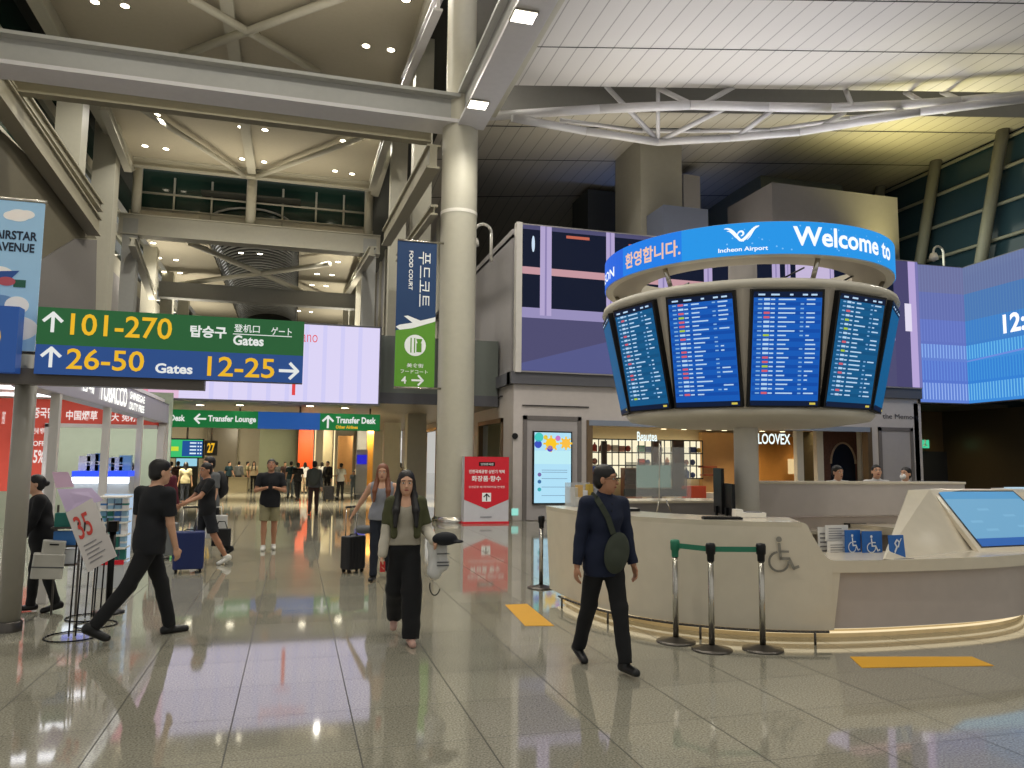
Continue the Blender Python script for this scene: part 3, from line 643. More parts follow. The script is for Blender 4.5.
rect(m2, M, WL-1.05, 0, WL-.3, HL, G((74, 70, 110)), .012); rect(m2, M, WL-.42, 0, WL-.12, HL, G((182, 164, 214)), .014); rect(m2, M, WL-.12, 0, WL, HL, G((120, 118, 176)), .014)
rect(m2, M, WL-.62, HL*.44, WL-.34, HL*.66, G((226, 218, 240)), .016)
m2.build('display', t)
# blue stripe screens, folding towards the camera
t = empty('blue_led_wall', (20.7, YF, 3.9), 'folded blue led wall with vertical light ribs at the right', 'screen')
zb_, zt_ = 3.9, 8.75; A = Vector((20.72, YF-.1, 0)); B = Vector((22.72, 21.52, 0)); Cc = Vector((22.2, 15.5, 0))
def led_face(Aa, Bb, nm, side):
    d = (Bb-Aa); L = d.length; M = frame((Aa.x, Aa.y, zb_), d, FZ); H = zt_-zb_
    MB().box((0, -.03, -.25), (L, H+.03, 0), DGREY, M).build(nm+'_casing', t)
    m3 = MB(); N = int(L/.12)
    cols = [(92, 110, 190), (104, 124, 204), (84, 118, 206)]
    rows = [(0, .14, (96, 128, 210), (150, 180, 240)), (.14, .3, (88, 118, 204), (104, 140, 218)), (.3, .42, (100, 130, 208), (140, 176, 238)), (.42, .6, (98, 116, 192), (108, 126, 200)), (.6, .8, (100, 112, 174), (108, 120, 180)), (.8, 1, (108, 114, 158), (114, 122, 166))]
    for r0, r1, c1, c2 in rows:
        if side:
            k_ = 34 if r0 < .5 else (24 if r0 < .8 else 6); c1 = (c1[0]-k_, c1[1]+k_//3, c1[2]+k_//4); c2 = (c2[0]-k_, c2[1]+k_//3, min(c2[2], 236))
        rect(m3, M, 0, r0*H, L, r1*H, G(tuple(min(255, x) for x in c1)), .003)
        for i in range(N):
            x = i*L/N; rect(m3, M, x, r0*H+(.0 if r0 > .5 else .1), x+L/N*.35, r1*H, G(tuple(min(255, x_) for x_ in c2)), .006)
    if side: poly(m3, M, [(0, H*.3), (L, H*.36), (L, H*.38), (0, H*.31)], G((110, 140, 220)), .01)
    m3.build(nm+'_display', t); return M, L, H
led_face(A, B, 'left_panel', False)
M, L, H = led_face(B, Cc, 'right_panel', True)
p1 = P(1003, 338, Z=5); 
def on_face(u, v):
    d = CF+CR*((u-512)/F_PX)+CU*((384-v)/F_PX); o = Vector((0, 0, CAM_H)); n_ = M.col[2].to_3d(); s = (M.translation-o).dot(n_)/d.dot(n_); return M.inverted()@(o+d*s)
k0 = on_face(1004, 334); k1 = on_face(1024, 310)
m2 = MB(); put_text(m2, '12:30', M, k0.x, k0.y, 0, abs(k1.y-k0.y), G((244, 246, 255), 1.2), .03, .02); m2.build('clock_digits', t)
# ------------------------------------------------------------------ lavender led screen on the bridge
YS = 22.9; a = P(84, 398, Y=YS); b = P(380, 330, Y=YS); zb0 = P(380, 404, Y=YS).z; zt0 = P(300, 324, Y=YS).z
t = empty('bridge_led_screen', (a.x, YS, zb0), 'long lavender led screen hanging across the hall with red script', 'screen')
M = frame((a.x, YS, zb0), FX, FZ); w, h = b.x-a.x, zt0-zb0
MB().box((-.05, -.05, -.45), (w+.05, h+.05, 0), DGREY, M).build('casing', t)
m2 = MB(); rect(m2, M, 0, 0, w, h, G((203, 196, 226), 1.2), .003); rect(m2, M, 0, 0, w*.2, h, G((240, 150, 170), 1.), .005); rect(m2, M, w*.2, 0, w*.3, h, G((226, 186, 214), 1.), .006)
for i in range(9): rect(m2, M, w*(.4+.065*i), 0, w*(.415+.065*i), h, G((196, 192, 230), 1.15), .007)
m2.build('display', t)
m2 = MB(); RS = G((226, 70, 70)); put_text(m2, 'Soulplano', M, w*.615, h*.72, w*.155, h*.2, RS, -.01, .012); rect(m2, M, w*.685, h*.08, w*.697, h*.5, RS, .012); rect(m2, M, w*.66, h*.55, w*.72, h*.565, RS, .012); m2.build('red_script', t)
# ------------------------------------------------------------------ hanging signs
GREEN = mat('sign_green', (42, 104, 62), .35, em=(18, 78, 36), ems=.5, var=.02); BLUE = mat('sign_blue', (44, 84, 150), .35, em=(22, 62, 128), ems=.5, var=.02)
WHT = glow('sign_white', (238, 240, 236), .9); YEL = glow('sign_yellow', (240, 186, 44), .95); SBACK = mat('sign_back', (58, 58, 60), .5)
YG = 8.6; x_l = P(36, 340, Y=YG).x; x_r = P(303.5, 350, Y=YG).x; zt1 = P(170, 314, Y=YG).z; zm = P(170, 350, Y=YG).z; zb1 = P(170, 378.5, Y=YG).z
t = empty('gate_sign', ((x_l+x_r)/2, YG, zb1), 'green and blue gate sign reading 101-270 and 26-50', 'sign')
M = frame((x_l, YG, zb1), FX, FZ); W = x_r-x_l; H2 = zt1-zb1; hm = zm-zb1
MB().box((0, 0, -.16), (W, H2, -.01), SBACK, M).build('case', t)
MB().box((0, hm, -.01), (W, H2, .0), GREEN, M).build('green_panel', t); MB().box((0, 0, -.01), (W, hm, .0), BLUE, M).build('blue_panel', t)
def px(u, v): q = P(u, v, Y=YG); return q.x-x_l, q.z-zb1
m2 = MB()
def T(body, u0, v0, u1, v1, mt, bold=.015):
    (ax, ay), (bx, by) = px(u0, v1), (px(u1, v0)[0], px(u0, v0)[1]); put_text(m2, body, M, ax, ay, bx-ax, by-ay, mt, bold)
T('101-270', 70, 313, 173, 335, YEL, .012); T('26-50', 66, 348, 145, 369, YEL, .012); T('12-25', 207, 356, 275, 376, YEL, .012)
T('탑승구', 190, 325, 227, 337, WHT, .03); T('Gates', 233, 335, 264, 345, WHT, .03); T('登机口', 234, 324, 260, 332, WHT, .01); T('ゲート', 271, 327, 292, 335, WHT, .01)
T('Gates', 155, 363, 193, 373, WHT, .03)
rect(m2, M, px(233, 334)[0], px(233, 334.3)[1], px(292, 334)[0], px(233, 333.5)[1], WHT, .006)
for (u, v, d) in ((53, 322, 'up'), (51, 357, 'up'), (289, 371, 'right')):
    q = px(u, v); arrow(m2, M, q[0], q[1], .19, WHT, d)
m2.build('lettering', t)
# neighbouring blue sign cut by the frame edge
t = empty('blue_hanging_sign', (-2.95, 8.55, 2.6), 'blue hanging sign with an orange disc at the left edge', 'sign')
M = frame((-3.4, 8.5, P(8, 372, Y=8.5).z), FX, FZ); w = P(17, 340, Y=8.5).x+3.4; h = P(8, 306, Y=8.5).z-M.translation.z
MB().box((0, 0, -.16), (w, h, 0), BLUE, M).build('case', t); m2 = MB(); disc(m2, M, w-.36, h*.52, .22, YEL, .006); disc(m2, M, w-.36, h*.52, .1, BLUE, .01); m2.build('orange_disc', t)
# post carrying the signs
pc = (-2.69, 8.95); t = empty('sign_post', (*pc, 0), 'grey round post at the left edge carrying the gate signs', 'post')
PG = mat('post_grey', (150, 146, 136), .35); MB().tube((*pc, 0), (*pc, 2.78), .1, PG, n=28).build('shaft', t); MB().lathe([(.12, 0), (.12, .09), (.105, .1)], DSTEEL, (*pc, 0), 28).build('base_ring', t)
xa = P(205, 380, Y=8.75).x; za = P(100, 387, Y=8.75).z
MB().box((-3.6, 8.68, za), (xa, 8.84, za+.16), mat('arm_brown', (96, 90, 84), .4)).build('sign_arm', t)
# banner AIRSTAR AVENUE
YA = 8.95; q0 = P(36, 352, Y=YA-.17); q1 = P(45, 203, Y=YA-.17); z0, z1 = q0.z, q1.z; xr = q1.x; xl = xr-.92
t = empty('avenue_banner', (xr, YA, z0), 'light blue vertical banner reading AIRSTAR AVENUE at the left edge', 'banner')
M = frame((xl, YA-.17, z0), FX, FZ); w, h = xr-xl, z1-z0
MB().box((0, 0, -.02), (w, h, 0), mat('banner_sky', (160, 196, 222), .6, em=(120, 160, 190), ems=.25), M).build('cloth', t)
MB().tube(M@Vector((-.02, h+.01, -.01)), M@Vector((w+.02, h+.01, -.01)), .02, STEEL).tube(M@Vector((-.02, -.01, -.01)), M@Vector((w+.02, -.01, -.01)), .02, STEEL).build('rods', t)
m2 = MB(); INK = mat('ink_navy', (30, 40, 60), .6); CLD = mat('cloud_white', (236, 232, 226), .6, em=(200, 196, 190), ems=.25)
put_text(m2, 'AIRSTAR', M, w*.53, h*.735, w*.42, h*.06, INK, .03); put_text(m2, 'AVENUE', M, w*.54, h*.655, w*.39, h*.06, INK, .03); m2.build('lettering', t)
m2 = MB()
for x, y, r in ((.75, .9, .07), (.83, .91, .05), (.68, .895, .05), (.1, .88, .08), (.2, .875, .06), (.25, .36, .1), (.5, .3, .08), (.8, .15, .14), (.6, .5, .09)): disc(m2, M, x*w, y*h, r*w*1.6, CLD, .004, ry=r*w)
BL = mat('toy_blue', (50, 92, 170), .5); BL2 = mat('toy_pale_blue', (120, 164, 214), .5); PK = mat('toy_pink', (206, 96, 110), .5); GN = mat('toy_green', (44, 104, 84), .5)
poly(m2, M, [(w*.35, h*.46), (w*.62, h*.52), (w*.8, h*.53), (w*.72, h*.47), (w*.55, h*.44)], BL, .006); disc(m2, M, w*.68, h*.455, w*.09, PK, .008, ry=w*.05)
poly(m2, M, [(w*.75, h*.42), (w*.87, h*.42), (w*.87, h*.47), (w*.75, h*.47)], GN, .006)
disc(m2, M, w*.3, h*.24, w*.2, GN, .006, ry=w*.14); disc(m2, M, w*.62, h*.27, w*.24, BL2, .006, ry=w*.16); disc(m2, M, w*.8, h*.3, w*.12, CLD, .009, ry=w*.1)
poly(m2, M, [(0, 0), (w*.6, 0), (w*.5, h*.2), (0, h*.22)], BL, .007); poly(m2, M, [(w*.55, h*.03), (w*.75, h*.03), (w*.8, h*.24), (w*.62, h*.25)], BL, .008); disc(m2, M, w*.45, h*.12, w*.1, PK, .01)
m2.build('cartoon_landscape', t)
# food court banner
YB2 = 21.5; q0 = P(394, 387, Y=YB2); q1 = P(437, 243, Y=YB2)
t = empty('food_court_banner', (q0.x, YB2, q0.z), 'blue and green vertical food court banner on the round column', 'banner')
M = frame((q0.x, YB2-.0, q0.z), FX, FZ); w, h = q1.x-q0.x, q1.z-q0.z
MB().box((0, 0, -.03), (w, h, 0), mat('banner_blue', (26, 60, 104), .6, em=(10, 30, 60), ems=.1), M).build('cloth', t)
m2 = MB(); GRN = mat('banner_green', (92, 150, 44), .6, em=(60, 110, 20), ems=.15); PW = mat('print_white', (226, 228, 226), .6, em=(180, 184, 184), ems=.3)
poly(m2, M, [(0, 0), (w, 0), (w, h*.46), (w*.55, h*.42), (0, h*.38)], GRN, .004)
poly(m2, M, [(0, h*.405), (w*.1, h*.385), (w*.42, h*.4), (w, h*.455), (w, h*.485), (w*.62, h*.455), (w*.3, h*.485), (w*.2, h*.48), (w*.42, h*.438), (w*.1, h*.42)], PW, .008)
disc(m2, M, w*.5, h*.285, w*.27, PW, .008)
for x in (.38, .47): rect(m2, M, w*x, h*.235, w*(x+.03), h*.335, GRN, .011)
rect(m2, M, w*.53, h*.24, w*.66, h*.3, GRN, .011); poly(m2, M, [(w*.56, h*.3), (w*.64, h*.3), (w*.68, h*.33), (w*.52, h*.33)], GRN, .011)
put_text(m2, '美食街', M, w*.3, h*.135, w*.42, h*.028, PW, .01, .009); put_text(m2, 'フードコート', M, w*.15, h*.095, w*.68, h*.025, PW, .01, .009)
put_text(m2, '4', M, w*.17, h*.025, w*.13, h*.05, PW, .02, .009); arrow(m2, M, w*.58, h*.05, h*.075, PW, 'right', .009)
m2.build('printed_pattern', t)
m2 = MB(); Mr = frame(M@Vector((w*.72, h*.93, 0)), (0, 0, -1), (1, 0, 0)); put_text(m2, '푸드코트', Mr, 0, -w*.18, h*.38, w*.3, PW, .0, .009); put_text(m2, 'FOOD COURT', Mr, 0, -w*.42, h*.27, w*.1, PW, .02, .009); m2.build('lettering', t)
MB().tube((q0.x, YB2, q1.z), (q1.x+.2, YB2, q1.z), .03, STEEL).tube((q0.x, YB2, q0.z), (q1.x+.2, YB2, q0.z), .03, STEEL).build('rods', t)
# transfer sign below the bridge
YT = 26.; q0 = P(100, 428, Y=YT); q1 = P(380, 413, Y=YT); zt3 = P(275, 412, Y=YT).z; zb3 = P(275, 429, Y=YT).z
t = empty('transfer_sign', (q0.x, YT, zb3), 'long green and blue transfer lounge sign under the bridge', 'sign')
M = frame((q0.x, YT, zb3), FX, FZ); w = P(380, 420, Y=YT).x-q0.x; h = zt3-zb3
def fx_(u): return P(u, 420, Y=YT).x-q0.x
GREEN2 = mat('sign_green_lit', (30, 110, 60), .4, em=(24, 110, 56), ems=.8); BLUE2 = mat('sign_blue_lit', (34, 76, 150), .4, em=(34, 84, 156), ems=.8)
MB().box((0, 0, -.2), (w, h, -.01), SBACK, M).build('case', t); m2 = MB()
m2.box((0, 0, -.01), (fx_(258), h, 0), GREEN2, M).box((fx_(258), 0, -.01), (fx_(320), h, 0), BLUE2, M).box((fx_(320), 0, -.01), (w, h, 0), GREEN2, M); m2.build('panel', t)
m2 = MB(); put_text(m2, 'Desk', M, fx_(170), h*.34, fx_(185)-fx_(170), h*.36, WHT, .03); put_text(m2, 'Transfer Lounge', M, fx_(208), h*.26, fx_(256)-fx_(208), h*.46, WHT, .03); put_text(m2, 'Transfer Desk', M, fx_(336), h*.42, fx_(376)-fx_(336), h*.4, WHT, .03); put_text(m2, 'Other Airlines', M, fx_(336), h*.1, fx_(358)-fx_(336), h*.2, YEL, .03)
arrow(m2, M, fx_(200), h*.5, h*.6, WHT, 'left'); arrow(m2, M, fx_(328), h*.5, h*.7, WHT, 'up'); m2.build('lettering', t)
for u in (140, 240, 300, 370): MB().tube((q0.x+fx_(u), YT-.05, zt3), (q0.x+fx_(u), YT-.05, 3.45), .03, DSTEEL, n=8).build('hanger', t)
# far green screen and gate number
YR = 34; q0 = P(170, 457, Y=YR); q1 = P(203, 440, Y=YR); t = empty('far_flight_screen', (q0.x, YR, q0.z), 'green and blue flight screen hanging far down the hall', 'screen')
M = frame((q0.x, YR, q0.z), FX, FZ); w, h = q1.x-q0.x, q1.z-q0.z; MB().box((-.05, -.05, -.15), (w+.05, h+.05, 0), BLACKM, M).build('frame', t)
m2 = MB(); rect(m2, M, 0, 0, w, h, G((60, 190, 110)), .003); rect(m2, M, w*.36, h*.05, w, h*.95, G((34, 84, 150)), .006); rect(m2, M, w*.02, h*.35, w*.25, h*.6, G((200, 220, 60)), .006)
for i in range(4):
    for x, l in ((.6, .2), (.84, .05), (.92, .05)): rect(m2, M, w*x, h*(.18+.2*i), w*(x+l), h*(.26+.2*i), G((220, 235, 245)), .01)
m2.build('display', t); MB().tube((q0.x+w/2, YR+.05, q1.z), (q0.x+w/2, YR+.05, 3.45), .04, DSTEEL).build('hanger', t)
q0 = P(207, 453, Y=YR); q1 = P(215, 443, Y=YR); t = empty('gate_number_sign', (q0.x, YR, q0.z), 'small dark sign with a yellow gate number 27', 'sign'); M = frame((q0.x, YR, q0.z), FX, FZ); w, h = q1.x-q0.x, q1.z-q0.z
MB().box((-.1, -.1, -.1), (w+.1, h+.1, 0), SBACK, M).build('case', t); m2 = MB(); put_text(m2, '27', M, 0, 0, w, h, YEL, .03, .01); m2.build('lettering', t); MB().tube((q0.x+w/2, YR+.05, q1.z+.08), (q0.x+w/2, YR+.05, 3.45), .04, DSTEEL).build('hanger', t)
q0 = P(176, 466, Y=36); q1 = P(197, 457, Y=36); t = empty('far_light_screen', (q0.x, 36, q0.z), 'pale blue lit screen just below the far flight screen', 'screen'); MB().box((q0.x, 36, q0.z), (q1.x, 36.1, q1.z), glow('pale_scr', (150, 206, 226))).build('display', t); MB().box((q0.x-.05, 36.1, 0), (q1.x+.05, 36.3, q1.z+.04), DARK).build('stand', t)
q0 = P(357, 464, Y=36); q1 = P(367, 455, Y=36); t = empty('far_blue_screen', (q0.x, 36, q0.z), 'small deep blue screen on a pale stand near the golden pillar', 'screen'); MB().box((q0.x, 36, q0.z), (q1.x, 36.08, q1.z), glow('deep_blue', (40, 40, 190))).build('display', t); MB().box((q0.x-.03, 36.08, 0), (q1.x+.03, 36.3, q1.z+.25), mat('pale_stand', (180, 186, 196), .4)).build('stand', t)
# red promotional stand by the column
q0 = P(464, 523, Z=0); YQ = 20.85; q1 = P(509, 457, Y=YQ); xl, xr = P(464, 500, Y=YQ).x, q1.x; t = empty('promotion_stand', ((xl+xr)/2, YQ, 0), 'red and white promotion stand with an arrow beside the round column', 'stand')
M = frame((xl, YQ, 0), FX, FZ); w, h = xr-xl, q1.z
RED = mat('promo_red', (204, 34, 50), .5, em=(120, 10, 20), ems=.3); MB().box((0, .05, -.35), (w, h, 0), mat('promo_white', (208, 208, 216), .5), M).build('box', t); MB().box((-.02, 0, -.36), (w+.02, .06, .01), RED, M).build('plinth', t)
m2 = MB(); poly(m2, M, [(0, h*.36), (w*.5, h*.22), (w, h*.36), (w, h), (0, h)], RED, .005); rect(m2, M, w*.32, h*.86, w*.68, h*.92, BLACKM, .008)
put_text(m2, '인천면세점', M, w*.36, h*.87, w*.28, h*.035, PW, .01, .012); put_text(m2, '인천국제공항 상반기 혜택', M, w*.1, h*.75, w*.8, h*.055, PW, .02, .01); put_text(m2, '화장품·향수', M, w*.16, h*.63, w*.66, h*.085, PW, .02, .01); put_text(m2, '인천공항 제1여객터미널 면세점', M, w*.1, h*.53, w*.8, h*.035, PW, .0, .01)
rect(m2, M, w*.4, h*.33, w*.6, h*.46, PW, .01); arrow(m2, M, w*.5, h*.395, h*.1, mat('sign_dark', (30, 30, 34), .5), 'up', .014); rect(m2, M, w*.36, h*.09, w*.62, h*.11, mat('promo_grey', (150, 150, 160), .5), .01)
m2.build('printed_pattern', t)
# belt barrier at the column base
# ------------------------------------------------------------------ gooseneck cameras
def goose(u, v0, v1, Y, lab, s=1):
    b = P(u, v1, Y=Y); tp = P(u, v0, Y=Y); hgt = tp.z-b.z; t = empty('gooseneck_camera', b, lab, 'camera', None); r = .28*s
    pts = [Vector((b.x, Y, b.z))]+[Vector((b.x-r+r*math.cos(PI*i/8), Y, b.z+hgt-r+r*math.sin(PI*i/8))) for i in range(9)]+[Vector((b.x-2*r, Y, b.z+hgt*.55))]
    MB().path(pts, .05*s, WHITE).build('bent_pole', t); MB().lathe([(.001, .14), (.1, .12), (.15, 0), (.16, -.12), (.001, -.2)], WHITE, (b.x-2*r, Y, b.z+hgt*.5), 14).build('camera_head', t)
goose(491, 225, 262, 23.6, 'white gooseneck camera on the roof edge right of the round column'); goose(944, 247, 268, 22.2, 'white gooseneck camera above the blue led wall', .8)
# ------------------------------------------------------------------ rotunda with the flight boards
CX, CY = 6.15, 9.6; SS = 1.08; DIRC = math.atan2(-CY, -CX)
def polar(r, a, z): return Vector((CX+r*math.cos(a), CY+r*math.sin(a), z))
DRUM = mat('drum_warm_grey', (176, 168, 156), .4); DRUM2 = mat('drum_pale', (206, 200, 186), .4)
RR = 1.98; zR1 = 4.63; zR0 = 4.22
t = empty('flight_board_drum', (CX, CY, 2.7), 'round hanging drum of portrait flight boards over the information counter', 'display')
MB().tube((CX, CY, 0), (CX, CY, 4.2), .168, mat('pillar_white', (226, 222, 214), .35), n=28).build('pillar', t)
zt_ = P(742, 291, Y=8.1).z; zb_ = P(742, 409, Y=8.37).z
rt, rb = 1.92, 1.63
NF = 12; aw = 2*PI/NF
def fac(k): return DIRC+aw*(k+.5)
# faceted body
m2 = MB(); ring0 = []; ring1 = []
for k in range(NF):
    a = fac(k)-aw/2; ring0.append(polar(rb/math.cos(aw/2), a, zb_)); ring1.append(polar(rt/math.cos(aw/2), a, zt_))
m2.raw(ring0+ring1, [(i, (i+1) % NF, NF+(i+1) % NF, NF+i) for i in range(NF)], DRUM); m2.raw(ring0, [tuple(range(NF))], DRUM); m2.raw(ring1, [tuple(range(NF))], DRUM); m2.build('drum_body', t)
MB().lathe([(0.001, zt_+.14), (1.62, zt_+.14), (2.0, zt_+.1), (2.02, zt_+.03), (1.94, zt_-.02)], DRUM2, (CX, CY, 0), 64).build('top_rim', t)
MB().lathe([(1.64, zb_+.03), (1.68, zb_-.02), (1.62, zb_-.09), (1.13, zb_-.16), (.17, zb_-.17)], DRUM2, (CX, CY, 0), 64).build('bottom_disc', t)
# inner hub with struts
MB().lathe([(.2, zt_+.1), (.2, 4.62)], MGREY, (CX, CY, 0), 24).build('inner_hub', t)
for i in range(6):
    a = DIRC+.5+i*PI/3; MB().tube(polar(1.68, a, zt_+.1), polar(1.84, a, zR0+.02), .03, STEEL, n=8).build('ring_strut', t)
MB().sector((CX, CY), 1.45, 1.9, zR0+.02, zR0+.07, 0, 2*PI, DRUM, 48).build('ring_floor', t)
m2 = MB()
for a, s in ((DIRC-.95, 1), (DIRC+.3, 1.), (DIRC+.95, 1)): p = polar(1.35, a, zt_+.2); m2.box(p-Vector((.14, .05, .06)), p+Vector((.14, .05, .03)), BLACKM).tube(p, p+Vector((.5, .1, .25)), .012, BLACKM, n=6)
m2.build('service_cables', t)
# screens
SCR1 = G((22, 88, 178), 1.05); SCR2 = G((18, 88, 136), 1.0); HDR = G((14, 28, 56)); TXT = G((182, 212, 240)); TXT2 = G((130, 176, 220))
ROWC = [G((212, 96, 110)), G((170, 200, 60)), G((210, 190, 80))]
rr2 = random.Random(11)
for k in range(-3, 3):
    a = fac(k); d0 = polar(rb, a, zb_); d1 = polar(rt, a, zt_); up = (d1-d0); hgt = up.length; rgt = Vector((-math.sin(a), math.cos(a), 0)); nrm = rgt.cross(up.normalized())
    M = frame((d0+d1)/2+nrm*.05, rgt, up); hw = .4; hh = hgt/2-.02
    f = MB().box((-hw-.03, -hh, -.05), (hw+.03, hh, .02), BLACKM, M).build('board_frame', t)
    m3 = MB(); rect(m3, M, -hw, -hh+.06, hw, hh-.06, SCR1 if k in (-1, 0) else SCR2, .023); rect(m3, M, -hw, hh-.1, hw, hh-.03, HDR, .026); rect(m3, M, -hw, -hh+.02, hw, -hh+.08, HDR, .026)
    for x0_, x1_ in ((-.35, -.27), (-.2, -.1), (.02, .06), (.17, .23), (.27, .34)): rect(m3, M, x0_, hh-.075, x1_, hh-.055, TXT, .03)
    rows = 22 if -3 < k < 2 else 0
    for i in range(rows):
        y = hh-.13-i*(2*hh-.24)/rows
        if i % 2: rect(m3, M, -hw+.01, y-.012, hw-.01, y+.03, G((18, 76, 166)) if k in (-1, 0) else G((16, 80, 126)), .0245)
        rect(m3, M, -.35, y, -.3, y+.016, TXT2, .028)
        c = rr2.random(); cm = ROWC[0] if c < .2 else ROWC[1] if c < .27 else TXT
        rect(m3, M, -.28, y-.003, -.21, y+.022, cm, .028); rect(m3, M, -.2, y, -.15, y+.016, TXT, .028)
        rect(m3, M, -.11, y, -.11+rr2.choice((.08, .1, .14, .2)), y+.016, TXT, .028)
        if rr2.random() < .8: rect(m3, M, .15, y, .19, y+.016, TXT2, .028)
        if rr2.random() < .85: rect(m3, M, .22, y, .22+rr2.choice((.04, .1, .12)), y+.016, TXT, .028)
    rect(m3, M, hw-.1, -hh+.035, hw-.03, -hh+.06, ROWC[2], .03)
    m3.build('screen', f)
# led ring
t = empty('welcome_led_ring', (CX, CY, zR0), 'round blue led ring reading Welcome to with the airport emblem', 'screen')
MB().sector((CX, CY), RR-.12, RR-.01, zR0, zR1, 0, 2*PI, DRUM2, 96).build('ring_body', t)
m2 = MB(); N = 120
for i in range(N):
    a0, a1 = 2*PI*i/N, 2*PI*(i+1)/N; r = RR
    c = G((38, 146, 226), 1.05) if ((a0+a1)/2-DIRC+PI) % (2*PI)-PI > -.35 else (G((34, 124, 226), 1.05) if ((a0+a1)/2-DIRC+PI) % (2*PI)-PI > -.9 else G((36, 100, 218), 1.05))
    m2.raw([polar(r, a0, zR0+.01), polar(r, a1, zR0+.01), polar(r, a1, zR1-.005), polar(r, a0, zR1-.005)], [(0, 1, 2, 3)], c)
m2.build('led_face', t)
def bendr(ac, off=0): return lambda p: polar(RR+.004+p.z+off, ac+p.x/RR, zR0+p.y)
RW = G((240, 246, 255), 1.1); RP = G((240, 196, 170), 1.)
hh = zR1-zR0
def ring_u(u, v=250):  # angle on the ring under pixel column u
    best = min((abs((CAM_PX(polar(RR, DIRC+x, zR0+hh/2))[0])-u), x) for x in np.linspace(-1.35, 1.35, 271)); return DIRC+best[1]
def CAM_PX(p):
    q = Vector(p)-Vector((0, 0, CAM_H)); w = q.dot(CF); return 512+F_PX*q.dot(CR)/w, 384-F_PX*q.dot(CU)/w
a0, a1 = ring_u(793), ring_u(890); m2 = MB(); put_text(m2, 'Welcome to', M, 0, hh*.26, (a1-a0)*RR, hh*.58, RW, .025, .0, bendr(a0))
a0, a1 = ring_u(626), ring_u(681); put_text(m2, '환영합니다.', M, 0, hh*.22, (a1-a0)*RR, hh*.52, RP, .025, .0, bendr(a0))
a0, a1 = ring_u(719), ring_u(767); put_text(m2, 'Incheon Airport', M, 0, hh*.1, (a1-a0)*RR, hh*.17, RW, .02, .0, bendr(a0))
a0, a1 = ring_u(605.2), ring_u(612); put_text(m2, 'EON', M, 0, hh*.2, (a1-a0)*RR*1.2, hh*.34, RW, .02, .0, bendr(a0))
m2.build('lettering', t)
# bird shaped emblem
m2 = MB(); ac = ring_u(742); bd = bendr(ac)
def curve(pts, w0, w1, n=14):
    out = []
    for i in range(n+1):
        s = i/n; k = len(pts)-1; c = [Vector(p) for p in pts]
        while len(c) > 1: c = [c[j].lerp(c[j+1], s) for j in range(len(c)-1)]
        out.append(c[0])
    for i in range(n):
        w = w0+(w1-w0)*math.sin(PI*(i+.5)/n); d = (out[i+1]-out[i]).normalized(); nn = Vector((-d.y, d.x))*w
        a, b = out[i]-d*.002, out[i+1]+d*.002; poly(m2, None, [tuple(a+nn), tuple(a-nn), tuple(b-nn), tuple(b+nn)], RW, .0, bd)
e = hh*.6
curve([(-.2, e+.1), (-.12, e+.12), (-.07, e+.0), (-.0, e-.06)], .004, .016); curve([(-.17, e+.07), (-.1, e+.07), (-.08, e-.04), (.02, e-.07)], .003, .01)
curve([(-.05, e+.02), (-.06, e-.09), (.03, e-.09), (.07, e-.02), (.12, e+.12), (.2, e+.11)], .004, .018); curve([(-.05, e+.02), (-.03, e+.08), (.04, e+.07), (.03, e+.0), (-.01, e+.0)], .006, .012)
curve([(.06, e-.05), (.12, e-.0), (.12, e+.08), (.19, e+.1)], .003, .008)
m2.build('bird_emblem', t)
m2 = MB()
for _ in range(46):
    a = DIRC+rr2.uniform(-.1, 1.1); y = rr2.uniform(.03, hh-.03); disc(m2, None, 0, y, rr2.choice((.005, .008, .011)), G((120, 190, 246)), .0, 8, bend=bendr(a, -.002))
m2.build('sparkle_dots', t)
# ------------------------------------------------------------------ information counter
CW = mat('counter_white', (222, 212, 192), .22, coat=.3); CWIN = mat('counter_panel', (196, 184, 176), .3)
KX, KY, KA, KB, KN = 6.26, 9.44, 3.05, 2.92, 2.6; ZT, ZL, ZB = 1.17, .8, .12
def kp(a, off, z):
    """point on the rounded outline of the counter, moved outwards by off"""
    c, s_ = math.cos(a), math.sin(a); return Vector((KX+(KA+off)*math.copysign(abs(c)**(2/KN), c), KY+(KB+off)*math.copysign(abs(s_)**(2/KN), s_), z))
def ksec(mb, o0, o1, z0, z1, a0, a1, mt, n=60, bulge=0., ztop=None):
    vs = []
    for i in range(n+1):
        a = a0+(a1-a0)*i/n; zt = ztop(i/n) if ztop else z1
        vs += [kp(a, o0, z0), kp(a, o1-bulge, z0), kp(a, o1, zt), kp(a, o0, zt)]
    fs = []
    for i in range(n):
        o = i*4
        for j in range(4): fs.append((o+j, o+(j+1) % 4, o+4+(j+1) % 4, o+4+j))
    mb.raw(vs, fs, mt); return mb.raw(vs[:4]+vs[-4:], [(3, 2, 1, 0), (4, 5, 6, 7)], mt)
def kang(u, z=.5, off=0.):
    best = min((abs(CAM_PX(kp(x, off, z))[0]-u), x) for x in np.linspace(-PI*.98, -.2, 900)); return best[1]
t = empty('information_counter', (KX, KY, 0), 'large round cream information counter with glowing marble foot', 'counter')
MARB = mat('lit_marble', (226, 206, 168), .25, var=.25, scale=5)
A0, AC = -PI*1.004, kang(800, 1.1); AD = kang(831, .8); AP = kang(834, .4); AE = .75
m2 = ksec(MB(), -.4, .05, ZB, ZT-.05, A0, AC, CW, 110, .05); ksec(m2, -.62, .06, ZT-.05, ZT, A0, AC, CW, 110, .01)
def sh_(s_):
    q = s_; return ZT-.03*q*3 if q < .2 else (ZT-.02-(ZT-ZL-.05)*((q-.2)/.6)**.85 if q < .8 else ZL+.03*(1-q)/.2)
